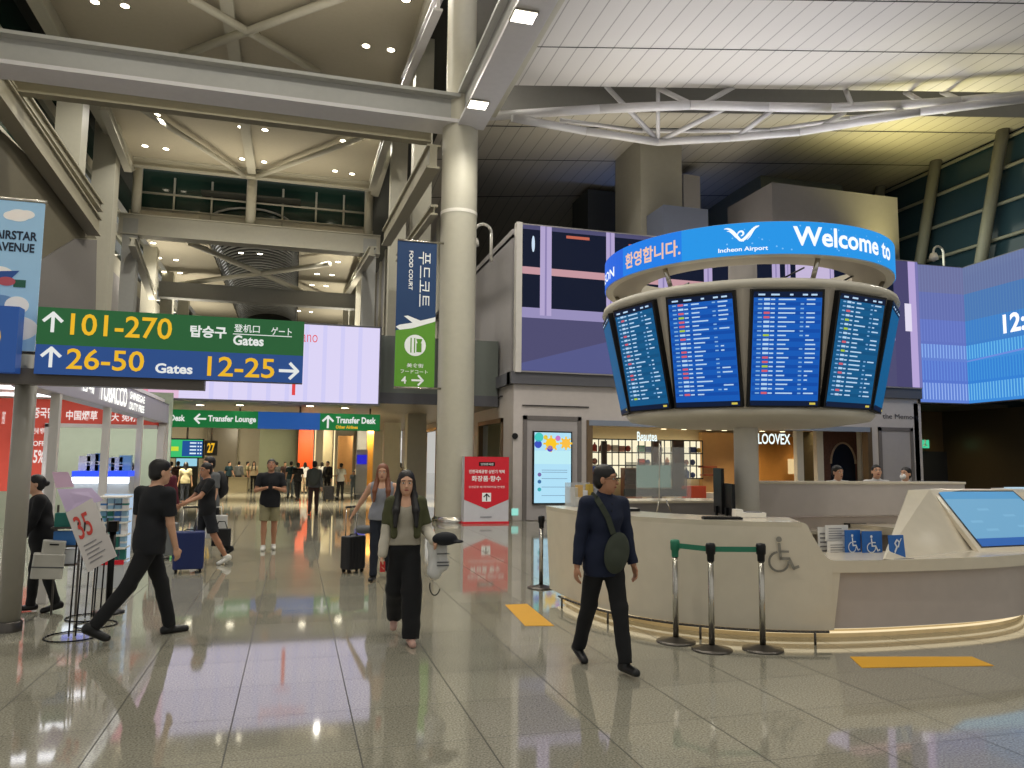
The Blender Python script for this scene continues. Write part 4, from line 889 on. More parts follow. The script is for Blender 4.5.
ksec(m2, -.4, .05, ZB, ZT, AC, AD, CW, 14, .05, sh_); m2.build('tall_shell', t)
m2 = ksec(MB(), -.62, .05, ZL-.12, ZL, AD, AE, CW, 70, .01); m2.build('low_shelf', t)
m2 = MB(); n = 8
vs = []
for i in range(n+1): vs += [kp(AD+(AP-AD)*i/n*.001, -.4, ZB)]
m2 = ksec(MB(), -.4, -.07, ZB, ZL-.12, AD, AE, CWIN, 70); m2.build('recessed_panel', t)
# slanting edge of the tall part beside the recessed panel
e0, e1, e2 = AD, AP, kang(826, .2)
m2 = MB(); vs = []
for a, z in ((AD-.06, ZB), (AD+.004, ZB), (AP+.02, ZL-.1), (AD-.06, ZL-.1)): vs += [kp(a, -.1, z), kp(a, .045-(.05 if z < .3 else .012), z)]
m2.raw(vs, [(0, 2, 4, 6), (7, 5, 3, 1), (0, 1, 3, 2), (2, 3, 5, 4), (4, 5, 7, 6), (6, 7, 1, 0)], CW); m2.build('slanted_cheek', t)
ksec(MB(), -.5, -.22, 0, ZB+.02, A0, AE, MARB, 130).build('marble_plinth', t)
ST = glow('foot_glow', (255, 234, 190), 1.0)
ksec(MB(), -.222, -.2, .045, .06, A0, AE, ST, 130).build('light_line', t); ksec(MB(), -.2, -.1, ZB-.012, ZB-.004, A0, AE, ST, 130).build('under_glow', t)
m2 = MB(); MK = mat('mark_grey', (142, 138, 128), .5); am = kang(782, .85, .05); zc = .84
ka, kb = kp(am-.002, .056, zc), kp(am+.002, .056, zc); kd = (kb-ka).normalized()
bw = lambda p: ka+kd*p.x+Vector((kd.y, -kd.x, 0))*(p.z+.002)+Vector((0, 0, p.y-zc))
def wheelchair(mb, bend, s, mt, M=None, off=.004, cx=0, cy=0):
    for i in range(16):
        t0, t1 = math.radians(100+260*i/16), math.radians(100+260*(i+1)/16)
        stroke(mb, M, [(cx-.1*s+.3*s*math.cos(t0), cy-.18*s+.3*s*math.sin(t0)), (cx-.1*s+.3*s*math.cos(t1), cy-.18*s+.3*s*math.sin(t1))], .07*s, mt, off, bend)
    disc(mb, M, cx-.08*s, cy+.52*s, .09*s, mt, off, 16, bend=bend)
    stroke(mb, M, [(cx-.08*s, cy+.38*s), (cx-.04*s, cy-.08*s), (cx+.22*s, cy-.08*s), (cx+.36*s, cy-.38*s), (cx+.5*s, cy-.32*s)], .09*s, mt, off, bend)
    stroke(mb, M, [(cx-.06*s, cy+.14*s), (cx+.2*s, cy+.14*s)], .07*s, mt, off, bend)
wheelchair(m2, bw, .31, MK, cy=zc); m2.build('wheelchair_mark', t)
# foot rail
t = empty('foot_rail', kp(-2.2, .12, 0), 'dark steel foot rail on short posts around the counter', 'rail')
aR = kang(829, .12, .09); aL = -PI*.97; MB().path([kp(aL+(aR-aL)*i/60, .09, .125) for i in range(61)], .013, DSTEEL).build('rail', t)
for u in (815, 608, 562, 700): MB().tube(kp(kang(u, .1, .09), .09, 0), kp(kang(u, .1, .09), .09, .12), .012, DSTEEL, n=10).build('rail_post', t)
# inner raised wall of the desk
ya = 10.4; a = P(752, 482, Y=ya); b = P(965, 487, Y=ya); zb1_ = P(840, 516, Y=ya).z
t = empty('inner_desk_wall', (a.x, ya, 0), 'raised pale inner wall of the counter in front of the three staff', 'counter')
m2 = MB().box((a.x, ya, zb1_), (b.x, ya+.12, a.z), PANELW).box((a.x, ya-.03, a.z-.03), (b.x, ya+.4, a.z+.01), CW); m2.build('upper_wall', t, bev=.01)
MB().box((a.x, ya+.1, 0), (b.x+.4, ya+.5, zb1_-.02), CWIN).build('lower_cabinet', t)
for u0, u1 in ((845, 866), (876, 886)):
    c0 = P(u0, 528, Y=ya+.08); c1 = P(u1, 523, Y=ya+.08); MB().box((c0.x, ya+.07, c0.z-.02), (c1.x, ya+.1, c1.z), DSTEEL).build('slot_handle', t)
MB().box((a.x, ya-.45, .7), (b.x+.4, ya+.1, .74), CW).build('inner_worktop', t)
# touch screen kiosk on the low shelf
t = empty('touch_kiosk', P(960, 560, Z=ZL), 'cream wedge shaped kiosk with a large tilted touch screen', 'kiosk')
yb_, yt_ = 6.95, 7.8; zk = ZL+.004
TL, BLp = P(937, 494, Y=yt_), P(981, 549, Y=yb_); TR, BRp = P(1012, 494, Y=yt_-.1), P(1070, 545, Y=yb_-.08)
L0 = P(882, 560, Z=zk); L1 = P(908, 490, Y=yt_+.05)
def kpix(u, v, Y): return P(u, v, Y=Y)
f0, f1 = kpix(979, 560, yb_), BRp+Vector((.25, 0, 0)); f1.z = f0.z
g0, g1 = kpix(929, 489, yt_+.02), TR+Vector((.22, 0, .03)); b0 = kpix(922, 494, yt_+.03)
LR = P(896, 520, Y=g0.y+.4); LT = P(909, 490, Y=g0.y+.3)
base = [Vector((L0.x, L0.y, zk)), Vector((f0.x, f0.y, zk)), Vector((f1.x, f1.y, zk)), Vector((g1.x+.2, g1.y+.5, zk)), Vector((LR.x, g0.y+.4, zk))]
top = [L1, g0, g1, g1+Vector((.1, .35, -.02)), Vector((LT.x, LT.y, L1.z-.02))]
m2 = MB(); m2.raw(base+[f0+Vector((0, 0, .01)), f1+Vector((0, 0, .01))]+top, [(0, 1, 5), (0, 5, 8, 7), (1, 2, 6, 5), (5, 6, 9, 8), (7, 8, 9, 10, 11), (0, 7, 11, 4), (4, 11, 10, 3), (3, 10, 9, 6, 2), (0, 4, 3, 2, 1)], CW); m2.build('wedge_body', t, bev=.01)
nn = (BRp-BLp).cross(TL-BLp).normalized()
if nn.y > 0: nn = -nn
def sc_pt(s, r): return (BLp.lerp(BRp, s)).lerp(TL.lerp(TR, s), r)
def sq(m_, s0, r0, s1, r1, mt, o): m_.quad(sc_pt(s0, r0)+nn*o, sc_pt(s1, r0)+nn*o, sc_pt(s1, r1)+nn*o, sc_pt(s0, r1)+nn*o, mt)
m2 = MB(); vs = [sc_pt(s_, r_)+nn*o for o in (-.03, .032) for s_, r_ in ((-.07, -.1), (1.05, -.1), (1.05, 1.07), (-.07, 1.07))]; m2.raw(vs, [(3, 2, 1, 0), (4, 5, 6, 7), (0, 1, 5, 4), (1, 2, 6, 5), (2, 3, 7, 6), (3, 0, 4, 7)], CW); m2.build('screen_bezel', t, bev=.006)
m2 = MB(); sq(m2, -.02, -.02, 1.02, 1.03, BLACKM, .034); sq(m2, 0, 0, 1, .13, G((44, 96, 168)), .036); sq(m2, 0, .13, 1, .85, G((112, 168, 204), .95), .036); sq(m2, 0, .85, 1, 1, G((84, 150, 196)), .036)
for s0, r0 in ((.1, .4), (.3, .62), (.55, .5), (.6, .3), (.2, .25)): sq(m2, s0, r0, s0+.14, r0+.04, G((122, 176, 208)), .038)
m2.build('touch_screen', t)
t = empty('touch_kiosk', kpix(1012, 500, 8.6), 'white edge of a second kiosk at the right end behind the large touch screen', 'kiosk')
q = P(1010, 489, Y=8.5); MB().prism([(q.x, q.y), (q.x+.9, q.y-.2), (q.x+.9, q.y+.4), (q.x+.1, q.y+.4)], ZL+.003, q.z, WHITE).build('body', t)
MB().prism([(q.x+.12, q.y-.0), (q.x+.8, q.y-.15), (q.x+.8, q.y+.2), (q.x+.12, q.y+.2)], q.z, q.z+.02, glow('pale_scr3', (180, 206, 222))).build('glass_top', t)
# small signs on the low shelf
def standee(u0, u1, v0, v1, Y, mt, nm, lab, lean=.0, cat='sign', grp=None, rot=0.):
    a = P(u0, v1, Y=Y); b = P(u1, v0, Y=Y); t_ = empty(nm, (a.x, Y, a.z), lab, cat, grp); M_ = Matrix.Translation((a.x, Y, a.z))@Matrix.Rotation(rot, 4, 'Z')@Matrix.Rotation(-lean, 4, 'X')@Matrix(((1, 0, 0, 0), (0, 0, -1, 0), (0, 1, 0, 0), (0, 0, 0, 1)))
    w_, h_ = b.x-a.x, b.z-a.z; MB().box((0, 0, -.012), (w_, h_, 0), mt, M_).build('panel', t_); return t_, M_, w_, h_
SB = mat('sign_access_blue', (34, 90, 156), .4, em=(10, 50, 100), ems=.3); SW = mat('sign_print_white', (230, 234, 238), .5)
t_, M_, w_, h_ = standee(863, 881, 531, 557, 7.05, SB, 'access_sign', 'blue wheelchair sign, the right hand one standing beside the paper notices', rot=-.05); m2 = MB(); wheelchair(m2, None, h_*.62, SW, M_, .004, w_*.5, h_*.47); rect(m2, M_, w_*.08, h_*.03, w_*.92, h_*.05, SW); m2.build('wheelchair_symbol', t_)
t_, M_, w_, h_ = standee(846, 862, 530, 557, 7.1, SB, 'access_sign', 'blue wheelchair sign directly right of the paper notices, partly behind its neighbour', rot=.12); m2 = MB(); wheelchair(m2, None, h_*.62, SW, M_, .004, w_*.5, h_*.47); m2.build('wheelchair_symbol', t_)
t_, M_, w_, h_ = standee(891, 905, 535, 559, 6.6, SB, 'access_sign', 'blue hearing support sign on a dark foot left of the kiosk', lean=.1); m2 = MB(); stroke(m2, M_, [(w_*.3, h_*.3), (w_*.45, h_*.5), (w_*.35, h_*.65), (w_*.5, h_*.8), (w_*.65, h_*.7), (w_*.55, h_*.5)], w_*.09, SW); stroke(m2, M_, [(w_*.2, h_*.15), (w_*.8, h_*.85)], w_*.05, SW); m2.build('ear_symbol', t_); MB().box((-.03, -.01, -.06), (w_+.03, .004, .08), DSTEEL, M_).build('foot', t_)
for i, (u0, u1, v0, v1, Y) in enumerate(((819, 829, 527, 556, 7.25), (826, 848, 525, 541, 7.2), (828, 849, 541, 558, 7.15))):
    t_, M_, w_, h_ = standee(u0, u1, v0, v1, Y, mat('paper_white', (222, 220, 216), .6), 'paper_notice', ['narrow white paper notice beside the counter shoulder', 'upper white paper notice left of the wheelchair signs', 'lower white paper notice left of the wheelchair signs'][i], cat='notice')
    m2 = MB()
    for k in range(5): rect(m2, M_, w_*.12, h_*(.15+.15*k), w_*(.88 if k % 2 else .7), h_*(.2+.15*k), mat('print_grey', (130, 128, 130), .6), .003)
    m2.build('printed_lines', t_)
# things on the tall counter
zT = ZT+.003
def on_top(u, v): return P(u, v, Z=zT)
q = on_top(582, 506); t = empty('brochure_holder', q, 'clear brochure holder with leaflets at the left end of the counter', 'holder'); M = Matrix.Translation(q)@Matrix.Rotation(.3, 4, 'Z')
ACR = mat('acrylic', (216, 220, 224), .05, alpha=.35); 
MB().box((-.2, -.1, 0), (.2, .1, .02), ACR, M).box((-.2, .09, 0), (.2, .1, .3), ACR, M).box((-.2, -.1, 0), (.2, -.09, .12), ACR, M).box((-.2, -.1, 0), (-.19, .1, .25), ACR, M).box((.19, -.1, 0), (.2, .1, .25), ACR, M).build('case', t)
for i, (x, c, h_) in enumerate(((-.13, (196, 190, 176), .24), (-.05, (206, 170, 110), .27), (.03, (214, 214, 218), .2), (.12, (188, 160, 70), .28))): MB().box((x-.04, -.03, .02), (x+.04, .03, h_), mat(f'leaflet_{i}', c, .6), M).build('leaflet', t)
def monitor(x, y, z, rot, w, h, lab, on=None, nm='computer_monitor'):
    t_ = empty(nm, (x, y, z), lab, 'monitor'); M_ = Matrix.Translation((x, y, z))@Matrix.Rotation(rot, 4, 'Z')
    MB().box((-w/2, -.02, .1), (w/2, .02, .1+h), BLACKM, M_).build('housing', t_); MB().box((-.03, .02, 0), (.03, .05, .2), BLACKM, M_).build('neck', t_); MB().rbox((-.12, -.08, 0), (.12, .1, .015), .03, BLACKM, M_).build('foot', t_)
    if on: MB().box((-w/2+.01, -.024, .11), (w/2-.01, -.021, .09+h), on, M_).build('display', t_)
q = P(719, 506, Y=9.6); monitor(q.x, 9.6, .95, 1.25, .5, .62, 'tall black monitor seen edge on, left of its shorter twin by the pillar'); 
q = P(729, 510, Y=9.2); monitor(q.x, 9.2, .95, 1.3, .45, .42, 'shorter black monitor seen edge on right beside the pillar')
a = P(612, 501, Y=11.3); b = P(750, 501, Y=11.3); t = empty('back_desk', (a.x, 11.3, 0), 'grey low desk with a white worktop behind the counter under the clear shield', 'desk')
MB().box((a.x, 11.35, 0), (b.x, 11.4, a.z-.04), MGREY).box((a.x, 11.4, 0), (a.x+.05, 12, a.z-.04), MGREY).box((b.x-.05, 11.4, 0), (b.x, 12, a.z-.04), MGREY).build('front_panel', t); MB().box((a.x-.03, 11.28, a.z-.04), (b.x+.03, 12.05, a.z), CW).build('worktop', t, bev=.008)
q = P(655, 500, Y=11.4); t = empty('acrylic_shield', q, 'clear shield with a pale green glowing patch at the far side of the counter', 'shield'); M = frame((q.x-.42, 11.4, a.z+.062), FX, FZ)
MB().box((-.1, 0, -.01), (1.0, .55, .0), mat('acrylic_smoke', (120, 124, 124), .05, alpha=.4), M).build('sheet', t); m2 = MB(); m2.box((.12, .14, -.05), (.72, .5, -.03), G((150, 186, 168), .9), M); m2.box((-.1, 0, -.06), (1.0, .12, -.04), DSTEEL, M).build('display_and_base', t)
q = on_top(749, 517); t = empty('desk_phone', q, 'white desk phone lying on the counter near the pillar', 'phone'); M = Matrix.Translation(q)@Matrix.Rotation(-.3, 4, 'Z'); MB().rbox((-.16, -.1, 0), (.16, .1, .05), .02, WHITE, M).build('base', t); MB().rbox((-.16, -.09, .05), (-.08, .09, .08), .02, WHITE, M).build('handset', t); MB().box((-.04, -.07, .05), (.12, .06, .056), mat('print_grey', (130, 128, 130), .6), M).build('keypad', t)
q = on_top(722, 519); t = empty('keyboard', q, 'dark keyboard on the counter left of the white phone', 'keyboard'); M = Matrix.Translation(q)@Matrix.Rotation(-.25, 4, 'Z'); MB().rbox((-.2, -.06, 0), (.2, .06, .02), .01, BLACKM, M).build('case', t); m2 = MB()
for i in range(12):
    for j in range(4): m2.box((-.185+i*.031, -.05+j*.026, .02), (-.16+i*.031, -.03+j*.026, .026), DSTEEL, M)
m2.build('keys', t)
q = on_top(664, 512); t = empty('shield_stand', q, 'small clear upright stand on the counter right of the man', 'stand'); m2 = MB().path([q+Vector((-.09, 0, 0)), q+Vector((-.06, 0, .14)), q+Vector((-.05, 0, .8))], .008, STEEL).path([q+Vector((.09, 0, 0)), q+Vector((.03, 0, .14))], .008, STEEL); m2.build('wire_foot', t); MB().box(q+Vector((-.35, -.004, .14)), q+Vector((.35, .004, .75)), mat('acrylic_clear', (226, 230, 232), .03, alpha=.12)).build('clear_sheet', t)
q = on_top(640, 511); t = empty('card_dish', q, 'small dark tray with cards on the counter behind the man', 'tray'); MB().rbox(q+Vector((-.25, -.06, 0)), q+Vector((-.02, .08, .03)), .02, BLACKM).build('tray', t); MB().box(q+Vector((-.22, -.04, .03)), q+Vector((-.05, .05, .036)), WHITE).build('cards', t)
# ------------------------------------------------------------------ belt stanchions
GRNB = mat('belt_green', (40, 120, 92), .5)
def stanchion(x, y, lab, grp='belt stanchions before the counter', head=BLACKM, flat=True):
    t_ = empty('belt_stanchion', (x, y, 0), lab, 'stanchion', grp)
    MB().lathe([(.001, 0), (.19, 0), (.19, .012), (.12, .02), (.05, .045), (.03, .05)], DSTEEL, (x, y, 0), 32).build('base', t_)
    MB().tube((x, y, .04), (x, y, .88), .028, STEEL, n=20).build('pole', t_)
    MB().lathe([(.034, .82), (.036, .88), (.045, .89), (.047, .965), (.04, .985), (.001, .99)], head, (x, y, 0), 20).build('belt_head', t_); return Vector((x, y, .93))
SP = [P(676, 642, Z=0), P(712, 650, Z=0), P(763, 650, Z=0)]
H_ = [stanchion(SP[0].x, SP[0].y, 'leftmost of the three belt stanchions, with a green head', head=GRNB), stanchion(SP[1].x, SP[1].y, 'middle one of the three belt stanchions before the counter'), stanchion(SP[2].x, SP[2].y, 'belt stanchion nearest the wheelchair mark')]
for i, lab in ((0, 'green belt between the left and middle stanchions'), (1, 'green belt between the middle and right stanchions')):
    a, b = H_[i], H_[i+1]; d = (b-a).normalized(); s = d.cross(Vector((0, 0, 1)))*.002; m2 = MB()
    q = [a+d*.045, b-d*.045]; m2.raw([q[0]-s+Vector((0, 0, -.025)), q[1]-s+Vector((0, 0, -.025)), q[1]-s+Vector((0, 0, .025)), q[0]-s+Vector((0, 0, .025)), q[0]+s+Vector((0, 0, -.025)), q[1]+s+Vector((0, 0, -.025)), q[1]+s+Vector((0, 0, .025)), q[0]+s+Vector((0, 0, .025))], [(0, 1, 2, 3), (7, 6, 5, 4), (3, 2, 6, 7), (0, 4, 5, 1)], GRNB)
    tag(m2.build('retractable_belt'), lab, 'belt', 'green belts')
q = P(541, 588, Z=0); stanchion(q.x, q.y, 'belt stanchion left of the counter end behind the yellow marking')
q2 = P(541, 520, Z=.93)
# ------------------------------------------------------------------ tobacco shop on the left
XT = -2.78; YE = 18.9; zf0, zf1 = 2.5, 2.93; WP = mat('shop_white_post', (214, 210, 206), .4); FAS = mat('fascia_pale_lilac', (178, 174, 186), .4)
t = empty('tobacco_shop_frame', (XT, 14, 0), 'white canopy frame of the tobacco shop with glowing letters', 'shop frame')
MB().box((XT-.25, 9.6, zf0), (XT, YE, zf1), FAS).box((-9, YE-.25, zf0), (XT, YE, zf1), FAS).build('fascia', t, bev=.01)
for u in (57, 108, 141, 166):
    yy = P(u, 458, X=XT).y; 
    if yy > YE: yy = YE-.1
    MB().box((XT-.1-.1*(u > 160), yy-.05, 0), (XT, yy+.05+.1*(u > 160), zf0), WP).build('frame_post', t)
def yf(u): return P(u, 430, X=XT).y
M = frame((XT+.01, 9.6, zf0), (0, 1, 0), FZ); LW = glow('tobacco_white', (250, 250, 240), 1.5)
m2 = MB(); ya, yb = yf(96)-9.6, yf(124)-9.6; put_text(m2, 'TOBACCO', M, ya, .07, yb-ya, .32, LW, .02, .01); ya, yb = yf(127)-9.6, yf(142)-9.6; put_text(m2, 'SHINSEGAE', M, ya, .24, yb-ya, .13, LW, .02, .01); put_text(m2, 'DUTY FREE', M, ya, .06, yb-ya, .13, LW, .02, .01); ya, yb = yf(78)-9.6, yf(90)-9.6; put_text(m2, '담배', M, ya, .12, yb-ya, .22, LW, .02, .01); m2.build('glowing_letters', t)
t = empty('shop_light_ceiling', (-6, 14, 3), 'white shop ceiling with long bright light strips', 'ceiling panel'); MB().box((-9, 9.6, 2.98), (XT-.1, YE, 3.05), WHITE).build('panel', t)
for y in (11.2, 12.6, 14.0, 15.6, 17.4): MB().box((-9, y, 2.94), (XT-.5, y+.22, 2.98), glow('strip_white', (250, 250, 255), 3.2)).build('light_strip', t)
# red banner wall at the end of the shop
YW = YE-.45; RB = mat('banner_red', (206, 84, 66), .5, em=(150, 36, 26), ems=.3)
t = empty('red_banner_wall', (-6, YW, 0), 'red shop banner wall with white Korean and Chinese tobacco lettering', 'banner wall')
q0 = P(48, 424, Y=YW); q1 = P(160, 424, Y=YW); z0 = q0.z; z1 = zf0+.32
MB().box((-9, YW, z0), (XT-.15, YW+.12, 2.95), RB).box((-9, YW, 1.0), (q0.x-.05, YW+.12, z0), RB).build('red_boards', t)
WF = WP; MB().box((q0.x-.05, YW-.04, .9), (q0.x+.08, YW+.14, z0), WF).box((q0.x-.05, YW-.04, z0-.06), (XT-.15, YW+.14, z0+.02), WF).box((q1.x-.03, YW-.04, .9), (q1.x+.1, YW+.14, z0), WF).build('white_frame', t)
m2 = MB(); M = frame((0, YW-.01, 0), FX, FZ); SWt = glow('banner_white', (246, 232, 226), .95)
def bx(u, v): q = P(u, v, Y=YW); return q.x, q.z
def BT(s, u0, v0, u1, v1, b=.02): (a_, b_), (c_, d_) = bx(u0, v1), bx(u1, v0); put_text(m2, s, M, a_, b_, c_-a_, d_-b_, SWt, b, .004)
BT('중국담배', 33, 408, 61, 418); BT('中国烟草', 66, 411, 98, 420); BT('最大 免税', 103, 414, 138, 421); BT('면세 혜택', 33, 428, 46, 434); BT('5%', 33, 450, 45, 463); BT('OFF', 33, 441, 45, 446); BT('EVENT', 2, 412, 6, 424); m2.build('lettering', t)
tag(MB().box((-9, YW+3, 0), (XT-.3, YW+3.1, 3.4), mat('grey_green_wall', (166, 178, 160), .6)).build('partition_wall'), 'grey green partition seen through the white shop frame', 'partition')
# display counters inside the shop
CYN = glow('counter_strip', (236, 246, 255), 2.2); BLS = glow('counter_blue', (50, 80, 226), 1.4); PALE = mat('counter_pale', (196, 200, 206), .3)
def shop_counter(u0, u1, vt, Y, lab, shelves=3):
    a = P(u0, vt, Y=Y); b = P(u1, vt, Y=Y); t_ = empty('display_counter', (a.x, Y, 0), lab, 'counter'); 
    MB().box((a.x, Y+.15, 0), (b.x, Y+.6, a.z-.1), PALE).box((a.x, Y, 0), (b.x, Y+.15, .15), PALE).build('body', t_)
    MB().box((a.x, Y, a.z-.1), (b.x, Y+.6, a.z), BLS).build('blue_strip', t_); MB().box((a.x, Y-.0, a.z-.22), (b.x, Y+.16, a.z-.11), CYN).build('white_strip', t_)
    m3 = MB()
    for k in range(shelves): z_ = .25+k*(a.z-.55)/shelves; m3.box((a.x, Y-.02, z_), (b.x, Y+.15, z_+.02), ACR)
    m3.build('glass_shelves', t_)
    return a, b
a, b = shop_counter(72, 108, 471, 15.5, 'lit shop counter with blue strip left of the middle white post')
a2, b2 = shop_counter(108, 128, 471, 15.2, 'lit shop counter with blue strip right of the middle white post')
rr3 = random.Random(5); BOXM = [mat(f'carton_{i}', c, .5) for i, c in enumerate([(230, 234, 240), (60, 120, 190), (40, 120, 110), (200, 210, 224), (150, 190, 220), (226, 226, 230), (120, 170, 210), (60, 70, 90)])]
def carton(x, y, z, w, h, d, lab, grp, rot=0): 
    M_ = Matrix.Translation((x, y, z))@Matrix.Rotation(rot, 4, 'Z'); m3 = MB(); mt = BOXM[rr3.randrange(8)]; m3.box((-w/2, -d/2, 0), (w/2, d/2, h), mt, M_); m3.box((-w/2-.001, -d/2-.002, h*.35), (w/2+.001, d/2+.001, h*.55), BOXM[rr3.randrange(8)], M_); tag(m3.build('product_carton', bev=.004), lab, 'carton', grp)
for i in range(6):
    x = a.x+.15+i*(b2.x-a.x-.3)/5; carton(x, 15.75, a.z, .2, rr3.uniform(.16, .34), .14, 'upright product carton standing on the blue striped shop counter', 'cartons on the counter')
# glass display case with shelves of cartons
q0 = P(103, 520, Y=11.6); q1 = P(125, 497, Y=11.6); t = empty('display_case', (q0.x, 11.6, 0), 'bright glass display case full of blue and white cartons in the shop', 'display case')
XD0, XD1 = P(98, 520, Y=11.6).x, P(127, 520, Y=11.6).x; zD = P(110, 495, Y=11.6).z; DCB = glow('case_light', (196, 220, 244), .75)
MB().box((XD0, 11.9, .3), (XD1, 11.95, zD), DCB).build('lit_back', t); m2 = MB()
SH = np.linspace(.35, zD-.02, 6)
for z in SH: m2.box((XD0, 11.55, z-.02), (XD1, 11.9, z), WHITE)
m2.box((XD0, 11.55, 0), (XD1, 11.95, .3), PALE); m2.build('shelves', t); MB().box((XD0, 11.54, .3), (XD1, 11.56, .36), mat('promo_red', (204, 34, 50), .5)).build('red_edge', t)
for z in SH[:-1]:
    for i in range(4): carton(XD0+(XD1-XD0)*(i+.5)/4, 11.7, z, (XD1-XD0)/4*.8, .14, .1, 'small carton on the shelves of the bright glass display case', 'cartons in the display case')
# left edge items
tag(MB().box((-5.6, 12, 0), (-4.9, 12.5, 1.55), mat('tan_box', (196, 160, 110), .6)).build('shop_shelf_unit'), 'tan shelf unit cut by the left edge behind the grey post', 'shelf unit')
# leaning poster boards on wire stands
WIRE = mat('black_wire', (16, 16, 18), .4, metal=.5)
def poster_stand(u, v, lab, quad, mt, yq, ring=.22, txt=None):
    b0 = P(u, v, Z=0); t_ = empty('poster_stand', b0, lab, 'poster stand')
    m3 = MB(); pts = [Vector((b0.x+ring*math.cos(2*PI*i/28), b0.y+ring*math.sin(2*PI*i/28), .008)) for i in range(29)]; m3.path(pts, .007, WIRE, 6)
    m3.build('ring_base', t_)
    cs = [P(uu, vv, Y=b0.y+dy) for uu, vv, dy in quad]
    mid = (cs[0]+cs[1])/2
    for s in (-.03, .03): MB().tube((b0.x+s, b0.y, .005), (b0.x+s+.02, b0.y, 1.1), .008, WIRE, n=8).build('wire_pole', t_)
    n_ = (cs[1]-cs[0]).cross(cs[3]-cs[0]).normalized(); 
    if n_.y > 0: n_ = -n_
    m3 = MB(); m3.raw([c+n_*.0 for c in cs]+[c-n_*.012 for c in cs], [(0, 1, 2, 3), (7, 6, 5, 4), (0, 4, 5, 1), (1, 5, 6, 2), (2, 6, 7, 3), (3, 7, 4, 0)], mt); brd = m3.build('board', t_)
    return t_, cs, n_
PP = mat('paper_board', (196, 190, 186), .35, coat=.4)
t_, cs, n_ = poster_stand(72, 637, 'low wire stand holding a tilted white board with red 35 print', [(88, 572, -.12), (116, 556, .0), (92, 498, .12), (66, 513, .0)], PP, 0, .24)
ex = (cs[1]-cs[0]); ey = (cs[3]-cs[0]); M35 = frame(cs[0], ex, ey); m2 = MB(); RDP = mat('print_red', (196, 60, 50), .5)
put_text(m2, '35', M35, ex.length*.12, ey.length*.5, ex.length*.5, ey.length*.38, RDP, .01, .006)
for k in range(5): rect(m2, M35, ex.length*.15, ey.length*(.1+.07*k), ex.length*(.75 if k % 2 else .6), ey.length*(.12+.07*k), mat('print_grey', (130, 128, 130), .6), .005)
m2.build('printed_text', t_)
t_, cs, n_ = poster_stand(88, 618, 'taller wire stand with a lavender poster leaning behind the 35 board', [(66, 512, .1), (103, 500, .1), (92, 488, .2), (57, 489, .2)], mat('lavender_paper', (196, 180, 206), .3, em=(120, 104, 130), ems=.3), 0, .22)
q = [P(52, 472, Y=9.2), P(68, 472, Y=9.2), P(74, 487, Y=9.15), P(56, 488, Y=9.15)]
m2 = MB(); pk = mat('pink_paper', (206, 176, 196), .4, em=(120, 90, 110), ems=.3); m2.raw([*q, *[p+Vector((0, .015, 0)) for p in q]], [(0, 1, 2, 3), (7, 6, 5, 4), (0, 4, 5, 1), (1, 5, 6, 2), (2, 6, 7, 3), (3, 7, 4, 0)], pk); m2.build('upper_leaf', t_)
for u0, v0, u1, v1 in ((92, 500, 112, 556),):
    pass
t_, cs, n_ = poster_stand(96, 625, 'wire stand with a second tilted white board right of the red 35 board', [(98, 566, -.05), (117, 556, .02), (96, 502, .16), (80, 508, .1)], mat('paper_board2', (206, 202, 198), .35, coat=.4), 0, .2)
# black barrier post
q = P(108, 613, Z=0); t = empty('barrier_post', q, 'black belt barrier post between the posters and the walking man', 'stanchion'); MB().lathe([(.001, 0), (.17, 0), (.17, .015), (.03, .03)], WIRE, (q.x, q.y, 0), 24).build('base', t); MB().tube((q.x, q.y, .02), (q.x, q.y, .9), .035, WIRE, n=16).build('pole', t); MB().box((q.x-.05, q.y-.05, .9), (q.x+.05, q.y+.05, 1.02), WIRE).build('belt_head', t)
q2 = P(70, 560, Z=.62)
# small leaflet rack
q = P(62, 560, Y=9.6); t = empty('leaflet_rack', (q.x, 9.6, 0), 'small grey wire rack of leaflets behind the white boards', 'rack'); m2 = MB()
for z in (.55, .75, .95): m2.box((q.x-.12, 9.55, z), (q.x+.14, 9.75, z+.02), DSTEEL)
m2.box((q.x-.12, 9.74, 0), (q.x-.1, 9.76, 1.2), DSTEEL).box((q.x+.12, 9.74, 0), (q.x+.14, 9.76, 1.2), DSTEEL); m2.build('wire_frame', t)
for i, z in enumerate((.57, .77, .97)): MB().box((q.x-.1, 9.6, z), (q.x+.12, 9.7, z+.15), mat(f'carton_{i}', (200, 200, 200), .5)).build('leaflets', t)
